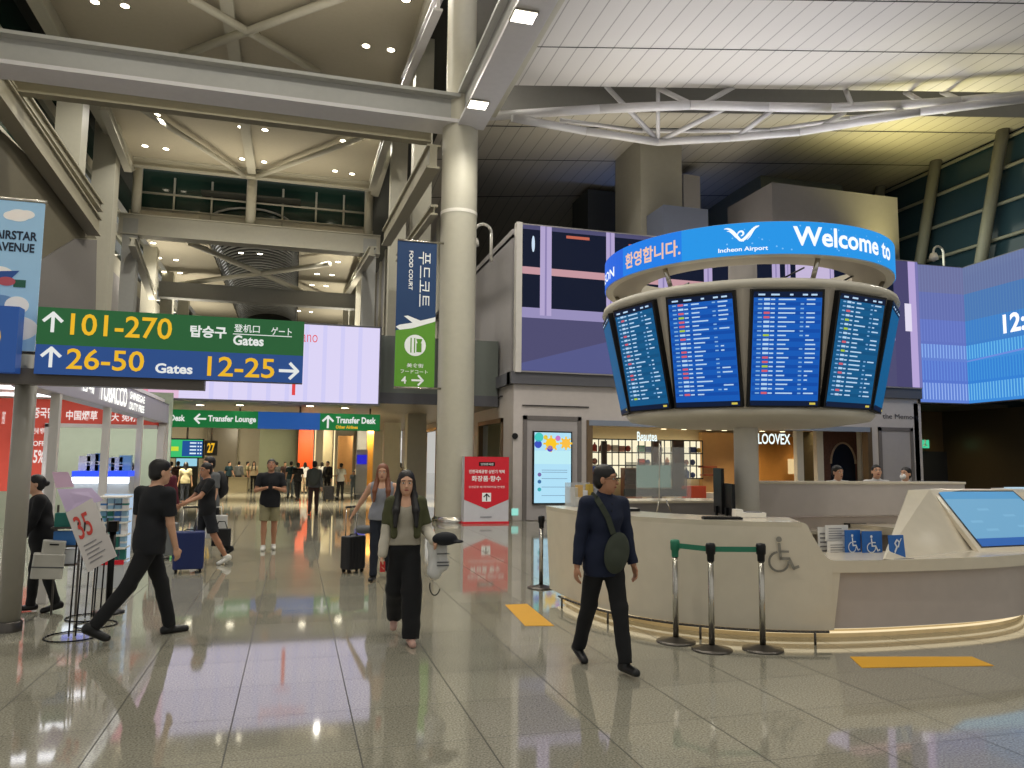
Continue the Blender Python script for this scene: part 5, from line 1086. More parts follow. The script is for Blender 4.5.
# ------------------------------------------------------------------ people
class Field:
    """signed distance field on a grid, polygonised with surface nets"""
    def __init__(self, lo, hi, h):
        self.h = h; self.lo = np.array(lo)-3*h; n = np.ceil((np.array(hi)+3*h-self.lo)/h).astype(int)+1; self.n = n
        self.F = np.full(n, .05, dtype=np.float32); self.ax = [self.lo[i]+h*np.arange(n[i], dtype=np.float32) for i in range(3)]
    def sub(self, lo, hi, pad):
        s = []
        for i in range(3):
            a = int(max(0, math.floor((lo[i]-pad-self.lo[i])/self.h))); b = int(min(self.n[i], math.ceil((hi[i]+pad-self.lo[i])/self.h)+1))
            if b <= a: return None
            s.append(slice(a, b))
        X, Y, Z = np.meshgrid(self.ax[0][s[0]], self.ax[1][s[1]], self.ax[2][s[2]], indexing='ij'); return tuple(s), X, Y, Z
    def merge(self, s, d, k, cut=False):
        F = self.F[s]
        if cut: self.F[s] = np.maximum(F, -d); return
        if k > 0:
            t = np.clip(.5+.5*(F-d)/k, 0, 1); self.F[s] = F*(1-t)+d*t-k*t*(1-t)
        else: self.F[s] = np.minimum(F, d)
    def cone(self, a, b, ra, rb, k=.02, clip=None, sq=None):
        a = np.array(a, float); b = np.array(b, float); R = max(ra, rb); q = self.sub(np.minimum(a, b)-R, np.maximum(a, b)+R, .06)
        if q is None: return
        s, X, Y, Z = q; d = b-a; L2 = float(d@d) or 1e-9
        t = np.clip(((X-a[0])*d[0]+(Y-a[1])*d[1]+(Z-a[2])*d[2])/L2, 0, 1)
        dx, dy, dz = X-a[0]-t*d[0], Y-a[1]-t*d[1], Z-a[2]-t*d[2]
        if sq is not None:  # flatten along a direction: (dir, factor)
            v, f = sq; pr = dx*v[0]+dy*v[1]+dz*v[2]; dist = np.sqrt(np.maximum(dx*dx+dy*dy+dz*dz+(f*f-1)*pr*pr, 0))
        else: dist = np.sqrt(dx*dx+dy*dy+dz*dz)
        D = dist-(ra+(rb-ra)*t)
        if clip is not None:
            for p, n in clip: D = np.maximum(D, (X-p[0])*n[0]+(Y-p[1])*n[1]+(Z-p[2])*n[2])
        self.merge(s, D.astype(np.float32), k)
    def ell(self, c, r, R=None, k=.02, clip=None, cut=False):
        m_ = max(r); q = self.sub(np.array(c)-m_, np.array(c)+m_, .06)
        if q is None: return
        s, X, Y, Z = q; X = X-c[0]; Y = Y-c[1]; Z = Z-c[2]
        if R is not None: x = X*R[0][0]+Y*R[1][0]+Z*R[2][0]; y = X*R[0][1]+Y*R[1][1]+Z*R[2][1]; z = X*R[0][2]+Y*R[1][2]+Z*R[2][2]
        else: x, y, z = X, Y, Z
        k0 = np.sqrt((x/r[0])**2+(y/r[1])**2+(z/r[2])**2); k1 = np.sqrt((x/r[0]**2)**2+(y/r[1]**2)**2+(z/r[2]**2)**2)
        D = k0*(k0-1)/np.maximum(k1, 1e-6)
        if clip is not None:
            for p, n in clip: D = np.maximum(D, (X+c[0]-p[0])*n[0]+(Y+c[1]-p[1])*n[1]+(Z+c[2]-p[2])*n[2])
        self.merge(s, D.astype(np.float32), k, cut)
    def folds(self, amp, seed=0):
        X, Y, Z = np.meshgrid(*self.ax, indexing='ij'); s = seed*1.7
        m_ = np.abs(self.F) < .04
        self.F[m_] += (amp*(np.sin(28*Z+9*X+s+2*np.sin(11*Y+s))+.6*np.sin(47*Z-21*Y+17*X+s)))[m_]
    def mesh(self):
        F = self.F; s = F < 0; n = F.shape
        c = s[:-1, :-1, :-1].astype(np.int8)
        tot = np.zeros([x-1 for x in n], np.int8)
        for i in (0, 1):
            for j in (0, 1):
                for k in (0, 1): tot += s[i:n[0]-1+i, j:n[1]-1+j, k:n[2]-1+k]
        act = np.argwhere((tot > 0) & (tot < 8)); N = len(act); ids = np.full(tot.shape, -1, np.int32); ids[act[:, 0], act[:, 1], act[:, 2]] = np.arange(N)
        P_ = np.zeros((N, 3)); cnt = np.zeros(N); cs = [(i, j, k) for i in (0, 1) for j in (0, 1) for k in (0, 1)]
        val = {q: F[act[:, 0]+q[0], act[:, 1]+q[1], act[:, 2]+q[2]] for q in cs}
        for q in cs:
            for ax in range(3):
                if q[ax] == 0:
                    r = list(q); r[ax] = 1; r = tuple(r); va, vb = val[q], val[r]; m_ = (va < 0) != (vb < 0); t = np.where(m_, va/np.where(m_, va-vb, 1), 0)
                    p = np.tile(np.array(q, float), (N, 1)); p[:, ax] = t; P_[m_] += p[m_]; cnt[m_] += 1
        V = (act+P_/cnt[:, None])*self.h+self.lo; faces = []
        for ax in range(3):
            o = [(0, 0, 0)]*2; u = (ax+1) % 3; v = (ax+2) % 3
            sl0 = [slice(None)]*3; sl1 = [slice(None)]*3; sl0[ax] = slice(0, -1); sl1[ax] = slice(1, None)
            a, b = s[tuple(sl0)], s[tuple(sl1)]; e = np.argwhere(a != b)
            e = e[(e[:, u] > 0) & (e[:, v] > 0) & (e[:, u] < n[u]-1) & (e[:, v] < n[v]-1)]
            if not len(e): continue
            inside = a[e[:, 0], e[:, 1], e[:, 2]]
            def cell(du, dv): q = e.copy(); q[:, u] -= du; q[:, v] -= dv; return ids[q[:, 0], q[:, 1], q[:, 2]]
            Q = np.stack([cell(1, 1), cell(0, 1), cell(0, 0), cell(1, 0)], 1); Q[~inside] = Q[~inside][:, ::-1]; faces.append(Q)
        return V, np.concatenate(faces) if faces else np.zeros((0, 4), int)
def field_obj(fd, name, mt, parent, M):
    V, Fq = fd.mesh()
    if not len(V): return None
    R = np.array(M.to_3x3()); V = V@R.T+np.array(M.translation)
    me = bpy.data.meshes.new(name); me.vertices.add(len(V)); me.vertices.foreach_set('co', V.astype(np.float32).ravel())
    me.loops.add(Fq.size); me.loops.foreach_set('vertex_index', Fq.astype(np.int32).ravel()); me.polygons.add(len(Fq))
    me.polygons.foreach_set('loop_start', np.arange(0, Fq.size, 4, dtype=np.int32)); me.polygons.foreach_set('use_smooth', np.ones(len(Fq), bool)); me.update(calc_edges=True); me.validate()
    me.materials.append(mt); o = bpy.data.objects.new(name, me); COL.objects.link(o); attach(o, parent); return o
def cloth(name, rgb, rough=.85): return mat(name, rgb, rough, var=.12, scale=14, bump=.25, bscale=180)
SKIN = mat('skin_light', (206, 160, 132), .5, var=.05, scale=20); SKIN2 = mat('skin_tan', (176, 128, 100), .5, var=.05, scale=20); HAIRB = mat('hair_black', (20, 17, 17), .45, var=.2, scale=30); HAIRR = mat('hair_auburn', (120, 72, 48), .5, var=.2, scale=30)
LIP = mat('lips', (150, 76, 70), .5); EYEW = mat('eye_white', (224, 220, 214), .3); EYEB = mat('eye_dark', (24, 18, 16), .3); SOLE = mat('shoe_sole', (60, 58, 56), .6)
D2R = math.pi/180
def person(label, x, y, head_deg, H=1.72, h=.012, legs=((10, 5), (-10, 20)), arms=((-8, 10, 8), (8, 10, 8)), lean=2, look=0, nod=0, skin=SKIN, top=None, bottom=None, shoes=None,
           hair='short', haircol=HAIRB, wide=1., build=1., sleeve='short', pants='long', pw=1., twist=0, hem=.86, group=None, z0=0., mask=False, neckline='crew', name='person', topname='shirt', botname='trousers', stance=.085, rise=0, extra=None):
    """heading in degrees, 0 looks along +y, positive turns left. legs: (thigh swing forward, knee bend) right, left. arms: (swing forward, out, elbow bend) right, left"""
    S = H/1.725; root = empty(name, (x, y, z0), label, 'person', group)
    def rx(v, a): c, s = math.cos(a*D2R), math.sin(a*D2R); return Vector((v[0], v[1]*c-v[2]*s, v[1]*s+v[2]*c))
    J = {}
    hipz = .93*S
    for i, (sd, (sw, kb)) in enumerate(zip((1, -1), legs)):
        hp = Vector((sd*stance*S, 0, hipz)); th = rx(Vector((0, 0, -.42*S)), sw); kn = hp+th+Vector((sd*.005, 0, 0)); sh = rx(Vector((0, 0, -.43*S)), sw-kb); an = kn+sh; J['hip', sd], J['knee', sd], J['ank', sd] = hp, kn, an
        pit = min(0, sw-kb)*.75 if sw-kb < -12 else (max(0, sw-kb)*.6 if sw-kb > 14 else 0); J['pit', sd] = pit
        f = rx(Vector((0, 1, 0)), pit); J['heel', sd] = an+rx(Vector((0, -.045*S, -.055*S)), pit); J['toe', sd] = an+rx(Vector((sd*.012, .15*S, -.062*S)), pit)
    low = min(min(J['heel', s].z, J['toe', s].z) for s in (1, -1))-.022*S
    dz = -low
    for k in J:
        if k[0] != 'pit': J[k] = J[k]+Vector((0, 0, dz))
    pel = Vector((0, 0, hipz+dz)); ln = lean
    def up(zz, yy=0, xx=0): return pel+rx(Vector((xx*S, yy*S, zz*S)), -ln)
    waist, chest, neck0, neck1 = up(.14), up(.33, .005), up(.495, -.012), up(.572, .012)
    tw = Matrix.Rotation(twist*D2R, 3, 'Z')
    shw = .172*S*wide
    sh = {s: chest+tw@Vector((s*shw, -.005*S, .125*S)) for s in (1, -1)}
    for i, (sd, (sw, out, eb)) in enumerate(zip((1, -1), arms)):
        d = Vector((sd*math.sin(out*D2R), math.sin(sw*D2R)*math.cos(out*D2R), -math.cos(sw*D2R)*math.cos(out*D2R))); d = tw@d; el = sh[sd]+d*.285*S
        d2 = rx(tw.inverted()@d, eb) if not isinstance(eb, tuple) else None
        if d2 is None: d2 = Vector(eb).normalized(); d2 = Vector((sd*d2.x, d2.y, d2.z))
        d2 = tw@d2; wr = el+d2*.245*S; J['el', sd], J['wr', sd], J['hd', sd] = el, wr, d2
    hc = neck1+Vector((0, .015*S, .085*S)); HR = Matrix.Rotation(look*D2R, 3, 'Z')@Matrix.Rotation(-nod*D2R, 3, 'X')
    def hp_(x_, y_, z_): return hc+HR@(Vector((x_, y_, z_))*S)
    Rn = [[HR[i][j] for j in range(3)] for i in range(3)]
    pts = [J[k] for k in J if k[0] != 'pit' and k[0] != 'hd']+[hc]
    lo = [min(p[i] for p in pts)-.24*S for i in range(3)]; hi = [max(p[i] for p in pts)+.24*S for i in range(3)]; lo[2] = -.02; hi[2] = hc.z+.16*S
    M = Matrix.Translation((x, y, z0))@Matrix.Rotation(head_deg*D2R, 4, 'Z'); B = build
    # ---- body
    f = Field(lo, hi, h); C = f.cone; Sx = ((0, 1, 0), 1.25)
    f.ell(pel+Vector((0, 0, .02*S)), (.155*S*B, .105*S*B, .12*S), k=.03); C(waist, chest, .105*S*B, .125*S*B, .05, sq=None); f.ell(chest+Vector((0, 0, .03)), (.155*S*wide*B, .105*S*B, .17*S), k=.05)
    C(sh[1]*.85+sh[-1]*.15, sh[-1]*.85+sh[1]*.15, .055*S, .055*S, .05); C(neck0-Vector((0, 0, .03)), neck1+Vector((0, .0, .02)), .062*S, .052*S, .03)
    for s in (1, -1):
        C(J['hip', s]+Vector((0, 0, -.02)), J['knee', s], .082*S*B, .052*S, .035); C(J['knee', s], J['knee', s].lerp(J['ank', s], .4), .052*S, .052*S*B, .02); C(J['knee', s].lerp(J['ank', s], .35), J['ank', s], .052*S, .036*S, .02)
        C(J['heel', s], J['toe', s], .033*S, .026*S, .02)
        C(sh[s], J['el', s], .05*S*B, .038*S, .03); C(J['el', s], J['wr', s], .038*S, .026*S, .015)
        # hand: palm, four fingers, thumb
        d = J['hd', s].normalized(); side = Vector((0, 1, 0)) if abs(d.y) < .8 else Vector((0, 0, 1)); side = (tw@side); side = (side-d*side.dot(d)).normalized(); nrm = d.cross(side).normalized(); w = J['wr', s]; pc_ = w+d*.045*S
        inw = Vector((-s, 0, 0)); nin = nrm if nrm.dot(inw) > 0 else -nrm
        if h < .016:
            Rp = [[side[i], nrm[i], d[i]] for i in range(3)]; f.ell(pc_, (.04*S, .017*S, .05*S), Rp, k=.012)
            for q_, L_ in ((.027, .072), (.0095, .082), (-.0085, .076), (-.026, .058)):
                b0 = w+d*.08*S+side*q_*S; b1 = b0+(d*.8+nin*.35)*L_*.5*S; b2 = b1+(d*.55+nin*.75)*L_*.5*S; C(b0, b1, .0088*S, .0082*S, .003); C(b1, b2, .0082*S, .0072*S, .003)
            t0 = w+d*.03*S+side*.03*S; t1 = t0+(side*.6+d*.7+nin*.2)*.035*S; C(t0, t1, .012*S, .0105*S, .006); C(t1, t1+(d*.85+nin*.4)*.03*S, .0105*S, .0085*S, .003)
        else:
            C(w, w+d*.09*S, .028*S, .034*S, .01)
            for q_ in (.026, .009, -.009, -.026): C(w+d*.09*S+side*q_*S, w+(d*.16+nin*.03)*S+side*q_*S, .0125*S, .011*S, .004)
            C(w+d*.03*S+side*.03*S, w+d*.08*S+side*.055*S, .015*S, .013*S, .006)
    f.ell(hp_(0, -.005, .035), (.074*S, .092*S, .092*S), Rn, k=.02); f.ell(hp_(0, .022, -.045), (.058*S, .066*S, .07*S), Rn, k=.03); f.ell(hp_(0, .055, -.095), (.026*S, .022*S, .018*S), Rn, k=.02)
    C(hp_(0, .082, .01), hp_(0, .103, -.03), .009*S, .014*S, .012); f.ell(hp_(0, .07, .035), (.06*S, .02*S, .014*S), Rn, k=.015)
    for s in (1, -1): f.ell(hp_(s*.031, .09, .008), (.017*S, .012*S, .012*S), Rn, cut=True, k=0); f.ell(hp_(s*.075, -.01, -.005), (.009*S, .02*S, .032*S), Rn, k=.006)
    body = field_obj(f, 'body', skin, root, M)
    W = lambda p: M@p
    # ---- eyes, brows and mouth
    if h < .02:
        for s in (1, -1):
            m_ = MB(); R4 = (M.to_3x3()@HR).to_4x4(); c0 = W(hp_(s*.031, .078, .008)); Mx = Matrix.Translation(c0)@R4; m_.ball((0, 0, 0), (.014*S, .01*S, .0085*S), EYEW, M=Mx); m_.ball((0, .006*S, 0), (.0065*S, .006*S, .0075*S), EYEB, M=Mx); m_.build('eye', root)
            Mx = Matrix.Translation(W(hp_(s*.032, .092, .033)))@R4; MB().ball((0, 0, 0), (.021*S, .006*S, .0045*S), haircol, M=Mx).build('eyebrow', root)
        Mx = Matrix.Translation(W(hp_(0, .087, -.063)))@R4
        if mask: MB().ball((0, -.008, .01), (.058*S, .035*S, .05*S), mat('mask_white', (224, 224, 222), .7), M=Mx).build('face_mask', root)
        else: MB().ball((0, 0, 0), (.023*S, .008*S, .0075*S), LIP, M=Mx).build('mouth', root)
    # ---- hair
    if hair:
        f = Field([hc[i]-(.16 if hair in ('short', 'cap', 'bun') else .2)*S-(0, 0, .3*S if hair == 'long' else .02)[i] for i in range(3)], [hc[i]+.17*S for i in range(3)], max(h*.85, .0055))
        if hair == 'long':
            f.ell(hp_(0, -.018, .045), (.087*S, .1*S, .1*S), Rn, k=.01)
            for s in (1, -1):
                f.cone(hp_(s*.07, -.01, .02), hp_(s*.078, -.005, -.12), .026*S, .034*S, .02); f.cone(hp_(s*.078, -.005, -.12), hp_(s*.1, .085, -.27), .042*S, .04*S, .02); f.cone(hp_(s*.1, .085, -.27), hp_(s*.105, .12, -.42), .034*S, .02*S, .02)
            f.cone(hp_(0, -.05, .0), hp_(0, -.085, -.2), .07*S, .05*S, .03); f.cone(hp_(0, -.085, -.2), hp_(0, -.1, -.3), .05*S, .03*S, .03)
        else:
            f.ell(hp_(0, -.014, .05), (.082*S, .1*S, .085*S), Rn, k=.01); f.ell(hp_(0, -.045, -.01), (.076*S, .066*S, .075*S), Rn, k=.02)
            if hair == 'bun': f.ell(hp_(0, -.12, .03), (.04*S, .04*S, .04*S), Rn, k=.015)
        if hair in ('short', 'bun', 'long'):
            f.ell(hp_(0, .082, -.03), (.058*S, .07*S, .085*S), Rn, cut=True, k=0)
            if hair == 'short': f.ell(hp_(0, .06, -.095), (.1*S, .1*S, .085*S), Rn, cut=True, k=0)
        fo = field_obj(f, 'hair', haircol, root, M)
    # ---- trousers
    if bottom:
        f = Field(lo, hi, h); p_ = pw; clipz = waist.z+.01*S
        cw = [((0, 0, clipz), (0, 0, 1))]
        f.ell(pel+Vector((0, 0, .03*S)), (.172*S*B, .122*S*B, .16*S), k=.03, clip=cw)
        for s in (1, -1):
            hpj, kn, an = J['hip', s], J['knee', s], J['ank', s]
            if pants == 'long':
                f.cone(hpj, kn, .098*S*B, .068*S*p_, .03); d = (an-kn).normalized(); e = an+d*.02*S if p_ < 1.4 else an+d*.03*S; f.cone(kn, e, .068*S*p_, .055*S*p_, .015, clip=[(tuple(e), tuple(d))])
            else:
                d = (kn-hpj).normalized(); e = hpj.lerp(kn, .92); f.cone(hpj, kn, .1*S*B, .092*S*p_, .03, clip=[(tuple(e), tuple(d))])
        f.folds(.0022, x); field_obj(f, botname, bottom, root, M)
    # ---- top
    if top:
        f = Field(lo, hi, h); zh = pel.z+(hem-.93)*S
        cb = [((0, 0, zh), (0, 0, -1))]
        f.ell(pel+Vector((0, 0, .0)), (.193*S*B, .143*S*B, .3*S), k=.04, clip=cb)
        f.cone(waist, chest, .125*S*B, .14*S*B, .04, clip=cb); f.ell(chest+Vector((0, 0, .03)), (.17*S*wide*B, .12*S*B, .18*S), k=.04, clip=cb)
        C = f.cone; C(sh[1]*.88+sh[-1]*.12, sh[-1]*.88+sh[1]*.12, .064*S, .064*S, .05)
        if neckline == 'collar': C(neck0-Vector((0, 0, .03)), neck0+Vector((0, .004, .025)), .07*S, .068*S, .015)
        for s in (1, -1):
            el, wr = J['el', s], J['wr', s]
            if sleeve == 'none': continue
            if sleeve == 'short': d = (el-sh[s]).normalized(); e = sh[s].lerp(el, .72); C(sh[s], el, .068*S*B, .062*S, .025, clip=[(tuple(e), tuple(d))])
            else: C(sh[s], el, .066*S*B, .055*S, .025); d = (wr-el).normalized(); e = wr-d*.01; C(el, wr, .055*S, .042*S, .012, clip=[(tuple(e), tuple(d))])
        f.ell(neck0+Vector((0, .035*S, .06*S)), (.06*S, .075*S, .055*S), cut=True, k=0) if neckline != 'collar' else None
        if neckline == 'scoop': f.ell(neck0+Vector((0, .1*S, .01*S)), (.075*S, .07*S, .09*S), cut=True, k=0)
        f.folds(.0028, x+1); field_obj(f, topname, top, root, M)
    # ---- shoes
    if shoes:
        for s in (1, -1):
            he, to = J['heel', s], J['toe', s]; f = Field([min(he[i], to[i])-.07 for i in range(3)], [max(he[i], to[i])+.12 for i in range(3)], max(min(h, .01), .006)); f.cone(he+Vector((0, 0, .004)), to+Vector((0, 0, .004)), .043*S, .036*S, .02, clip=[(tuple(Vector((0, 0, min(he.z, to.z)-.02*S))), (0, 0, -1))]); f.cone(he+Vector((0, .02, .02)), J['ank', s]+Vector((0, 0, -.005)), .045*S, .043*S, .02)
            field_obj(f, 'shoe', shoes, root, M)
    J['M'] = M; J['root'] = root; J['sh'] = sh; J['chest'] = chest; J['hc'] = hc; J['pel'] = pel; J['S'] = S; J['hp'] = hp_; J['HR'] = HR
    return J
def hd(dx, dy): return math.degrees(math.atan2(-dx, dy))
NAVY = cloth('navy_shirt', (16, 26, 50)); BLK = cloth('black_cloth', (16, 17, 20)); BLK2 = cloth('black_tee', (20, 22, 27)); KHAKI = cloth('khaki_cloth', (142, 136, 106)); OLIVE = cloth('olive_jacket', (70, 72, 46)); GRYT = cloth('grey_beige_knit', (160, 154, 140)); GREYTOP = cloth('grey_tank', (138, 140, 150)); WHT_C = cloth('white_cloth', (206, 206, 204)); BEIGE = cloth('beige_cloth', (176, 160, 132)); JEAN = cloth('jean_cloth', (104, 118, 132)); BROWN = cloth('brown_cloth', (70, 50, 48)); DKJ = cloth('dark_jeans', (30, 36, 48)); GRYC = cloth('grey_cloth', (96, 98, 100)); MAROON = cloth('maroon_cloth', (92, 34, 46)); TEAL = cloth('teal_cloth', (34, 60, 70))
BSH = mat('black_leather', (14, 14, 15), .35); WSH = mat('white_trainer', (216, 214, 208), .6); PSH = mat('pink_trainer', (186, 150, 138), .6)
# man in navy in front
J = person('man in a navy shirt with a green crossbody bag walking in front of the counter', 2.6, 6.27, hd(.1, -1), H=1.74, h=.0075, legs=((-16, 10), (17, 4)), arms=((-3, 9, 6), (4, 8, 8)), lean=1, look=48, top=NAVY, bottom=BLK, shoes=BSH, sleeve='long', hair='short', neckline='collar', stance=.075, hem=.78, pw=1.05, skin=SKIN2, topname='navy_shirt')
R0, M0, S0 = J['root'], J['M'], J['S']; W = lambda p: M0@p
m_ = MB(); hp_ = J['hp']; MxH = M0@Matrix.Translation(J['hc'])@J['HR'].to_4x4()
for s in (1, -1): m_.path([MxH@(Vector((s*.031+.021*math.cos(a), .103, .006+.016*math.sin(a)))*S0) for a in np.linspace(0, 2*PI, 13)], .002, BLACKM, 5); m_.tube(MxH@(Vector((s*.052, .1, .01))*S0), MxH@(Vector((s*.078, -.005, .008))*S0), .002, BLACKM, n=5)
m_.build('glasses', R0)
ch = J['chest']; t = empty('crossbody_bag', W(ch+Vector((-.03, .17, -.3))), 'dark green crossbody bag hanging at the chest of the man in navy', 'bag')
GB = cloth('bag_green', (56, 62, 52)); f = Field([-.35, -.05, .7], [.35, .35, 1.5], .008); bc = ch+Vector((-.03, .165, -.28)); Rb = Matrix.Rotation(-.22, 3, 'Y'); f.ell(bc, (.115, .055, .175), [[Rb[i][j] for j in range(3)] for i in range(3)], k=0); f.ell(bc+Vector((.01, .03, -.05)), (.08, .04, .09), k=.02); field_obj(f, 'pouch', GB, t, M0)
m_ = MB(); sp = [ch+Vector((-.0, .16, -.12)), ch+Vector((.05, .155, .02)), ch+Vector((.1, .125, .12)), ch+Vector((.115, .075, .175)), ch+Vector((.115, .0, .2)), ch+Vector((.09, -.08, .16)), ch+Vector((-.02, -.15, -.02)), ch+Vector((-.14, -.12, -.2)), ch+Vector((-.2, .02, -.28)), ch+Vector((-.15, .12, -.28))]
for a, b in zip(sp, sp[1:]):
    a, b = W(a), W(b); d = (b-a).normalized(); ctr = W(ch); n_ = ((a+b)/2-Vector((ctr.x, ctr.y, (a.z+b.z)/2))).normalized(); s_ = d.cross(n_).normalized()*.024; o_ = n_*.006
    m_.raw([a-s_-o_, b-s_-o_, b+s_-o_, a+s_-o_, a-s_+o_, b-s_+o_, b+s_+o_, a+s_+o_], [(3, 2, 1, 0), (4, 5, 6, 7), (0, 1, 5, 4), (2, 3, 7, 6)], GB)
m_.build('strap', t)
m_ = MB(); 
for i in range(6): m_.ball(W(ch+Vector((0, .142-.004*i, .13-.06*i))), .007, BLACKM, 8, 5)
m_.build('buttons', R0)
# woman in the middle
J = person('woman with long black hair in an olive jacket and wide black trousers walking towards us', 1.07, 7.62, hd(-.1, -1)+180-180, H=1.65, h=.0078, legs=((-13, 30), (10, 2)), arms=((2, 8, 6), (-2, 14, 70)), lean=-1, top=GRYT, bottom=BLK, shoes=PSH, sleeve='none', hair='long', neckline='scoop', stance=.07, pw=1.55, build=.88, wide=.88, hem=.97, topname='knit_top', botname='wide_trousers')
R1, M1, S1 = J['root'], J['M'], J['S']; W1 = lambda p: M1@p; sh = J['sh']; ch = J['chest']
SLV = cloth('pale_sleeve', (196, 190, 176)); f = Field([-.45, -.3, .55], [.45, .35, 1.5], .008)
for s in (1, -1):
    el = J['el', s]; f.cone(sh[s], sh[s].lerp(el, .75), .066*S1, .066*S1, .02, clip=[(tuple(sh[s].lerp(el, .75)), tuple((el-sh[s]).normalized()))]); f.cone(sh[s]+Vector((-s*.02, .03, .02)), ch+Vector((s*.11, .08, -.18)), .05, .035, .03); f.cone(sh[s]+Vector((-s*.03, -.03, .0)), ch+Vector((s*.08, -.06, -.22)), .075, .07, .04)
f.folds(.003); field_obj(f, 'olive_jacket', OLIVE, R1, M1)
f = Field([-.5, -.3, .5], [.5, .5, 1.5], .008)
for s in (1, -1):
    f = Field([-.5, -.3, .5], [.5, .5, 1.5], .008)
    el, wr = J['el', s], J['wr', s]; f.cone(sh[s].lerp(el, .72), el, .058*S1, .056*S1, .01); f.cone(el, el.lerp(wr, .93), .056*S1, .05*S1, .012)
    f.folds(.003, 4); field_obj(f, 'pale_sleeve', SLV, R1, M1)
el, wr = J['el', -1], J['wr', -1]; t = empty('black_cap', W1(wr+Vector((-.06, .05, .0))), 'black cap held out in front of the hanging jacket by the woman', 'cap'); f = Field([wr.x-.35, wr.y-.15, wr.z-.15], [wr.x+.2, wr.y+.3, wr.z+.2], .008); f.ell(wr+Vector((-.1, .06, .03)), (.12, .085, .065), k=0); f.ell(wr+Vector((-.21, .06, .005)), (.07, .08, .016), k=.02); field_obj(f, 'crown', mat('cap_black', (14, 17, 24), .8), t, M1)
t = empty('draped_garment', W1(wr), 'white striped shirt draped over the forearm of the woman', 'garment'); f = Field([wr.x-.25, wr.y-.2, wr.z-.6], [wr.x+.2, wr.y+.2, wr.z+.15], .009)
f.cone(wr+Vector((-.0, -.05, .0)), wr+Vector((-.02, -.04, -.3)), .055, .07, .02); f.cone(wr+Vector((-.08, -.05, .0)), wr+Vector((-.09, -.04, -.24)), .05, .055, .02); f.folds(.005, 3); field_obj(f, 'shirt_folds', WHT_C, t, M1)
m_ = MB()
for z in (-.12, -.2, -.23): m_.box(W1(wr+Vector((-.15, .03, z))), W1(wr+Vector((-.03, .036, z+.012))), GRYC)
m_.path([W1(wr+Vector((-.02+.05*math.cos(a), -.02, -.42+.09*math.sin(a)))) for a in np.linspace(-PI*.9, PI*.1, 10)], .006, BLACKM, 6); m_.build('stripes_and_cord', t)
wr = J['wr', 1]; hdv = J['hd', 1]; t = empty('phone', W1(wr+hdv*.1), 'red phone case in the right hand of the woman', 'phone'); pp = W1(wr+hdv*.11+Vector((-.02, .02, 0))); MB().rbox(pp-Vector((.025, .01, .04)), pp+Vector((.025, -.003, .06)), .004, mat('red_phone', (190, 44, 40), .4)).build('case', t)
# young man in black walking right
J = person('young man in black t-shirt and trousers striding past the tobacco shop', -1.34, 8.33, hd(.93, .36), H=1.77, h=.0078, legs=((-24, 14), (19, 5)), arms=((8, 0, 10), (4, 4, 95)), lean=4, look=12, top=BLK2, bottom=BLK, shoes=BSH, sleeve='short', hair='short', stance=.07, twist=-14+40, hem=.82, wide=1.12, build=1.02, pw=1.05)
# woman with the suitcase behind
J = person('woman in a grey top with long auburn hair pulling a black suitcase', 1.27, 11.5, hd(-.25, -1), H=1.68, h=.011, legs=((12, 4), (-10, 14)), arms=((-14, 32, -4), (0, 10, 12)), top=GREYTOP, bottom=DKJ, shoes=BSH, sleeve='none', hair='long', haircol=HAIRR, build=1.06, hem=.88, skin=SKIN, neckline='scoop', topname='tank_top')
def suitcase(x, y, rot, mt, label, w=.4, h_=.58, d=.24, hand=1.02, grp=None, hm=STEEL, tilt=0):
    t_ = empty('suitcase', (x, y, 0), label, 'suitcase', grp); M_ = Matrix.Translation((x, y, 0))@Matrix.Rotation(rot, 4, 'Z')@Matrix.Rotation(tilt, 4, 'X')
    MB().rbox((-w/2, -d/2, .06), (w/2, d/2, .06+h_), .05, mt, M_).build('shell', t_, bev=.018)
    m3 = MB()
    for i in range(5): xx = -w/2+.06+i*(w-.12)/4; m3.box((xx-.008, -d/2-.006, .1), (xx+.008, -d/2+.002, .02+h_), mt, M_)
    m3.build('ribs', t_)
    for sx in (-1, 1):
        for sy in (-1, 1): m3 = MB(); c = Vector((sx*(w/2-.05), sy*(d/2-.05), .03)); m3.tube(M_@(c+Vector((-.015, 0, 0))), M_@(c+Vector((.015, 0, 0))), .028, BLACKM, n=14); m3.box(c+Vector((-.02, -.02, .0)), c+Vector((.02, .02, .04)), BLACKM, M_); m3.build('wheel', t_)
    m3 = MB(); q_ = [(-.1, 0, h_), (-.1, 0, hand), (.1, 0, hand), (.1, 0, h_)]; m3.path([M_@Vector((a, b+d*.3, c)) for a, b, c in q_], .009, hm); m3.tube(M_@Vector((-.11, d*.3, hand)), M_@Vector((.11, d*.3, hand)), .015, BLACKM); m3.build('pull_handle', t_)
    m3 = MB(); m3.path([M_@Vector(p) for p in ((-.07, 0, .06+h_), (-.06, 0, .085+h_), (.06, 0, .085+h_), (.07, 0, .06+h_))], .009, BLACKM); m3.build('top_grip', t_); return t_
suitcase(.93, 12.3, .55, mat('suitcase_black', (24, 24, 28), .45), 'black suitcase pulled by the woman in the grey top', .34, .5, .24, 1.0)
t = empty('neck_pillow', (1.1, 12.35, .6), 'dark grey neck pillow on top of the black suitcase', 'pillow'); f = Field([-.3, -.3, -.15], [.3, .3, .2], .012)
for i in range(10): a0 = -2.2+i*.44; f.cone((.1*math.cos(a0), .1*math.sin(a0), 0), (.1*math.cos(a0+.44), .1*math.sin(a0+.44), 0), .055, .055, .01)
field_obj(f, 'cushion', GRYC, t, Matrix.Translation((1.07, 12.25, .66)))
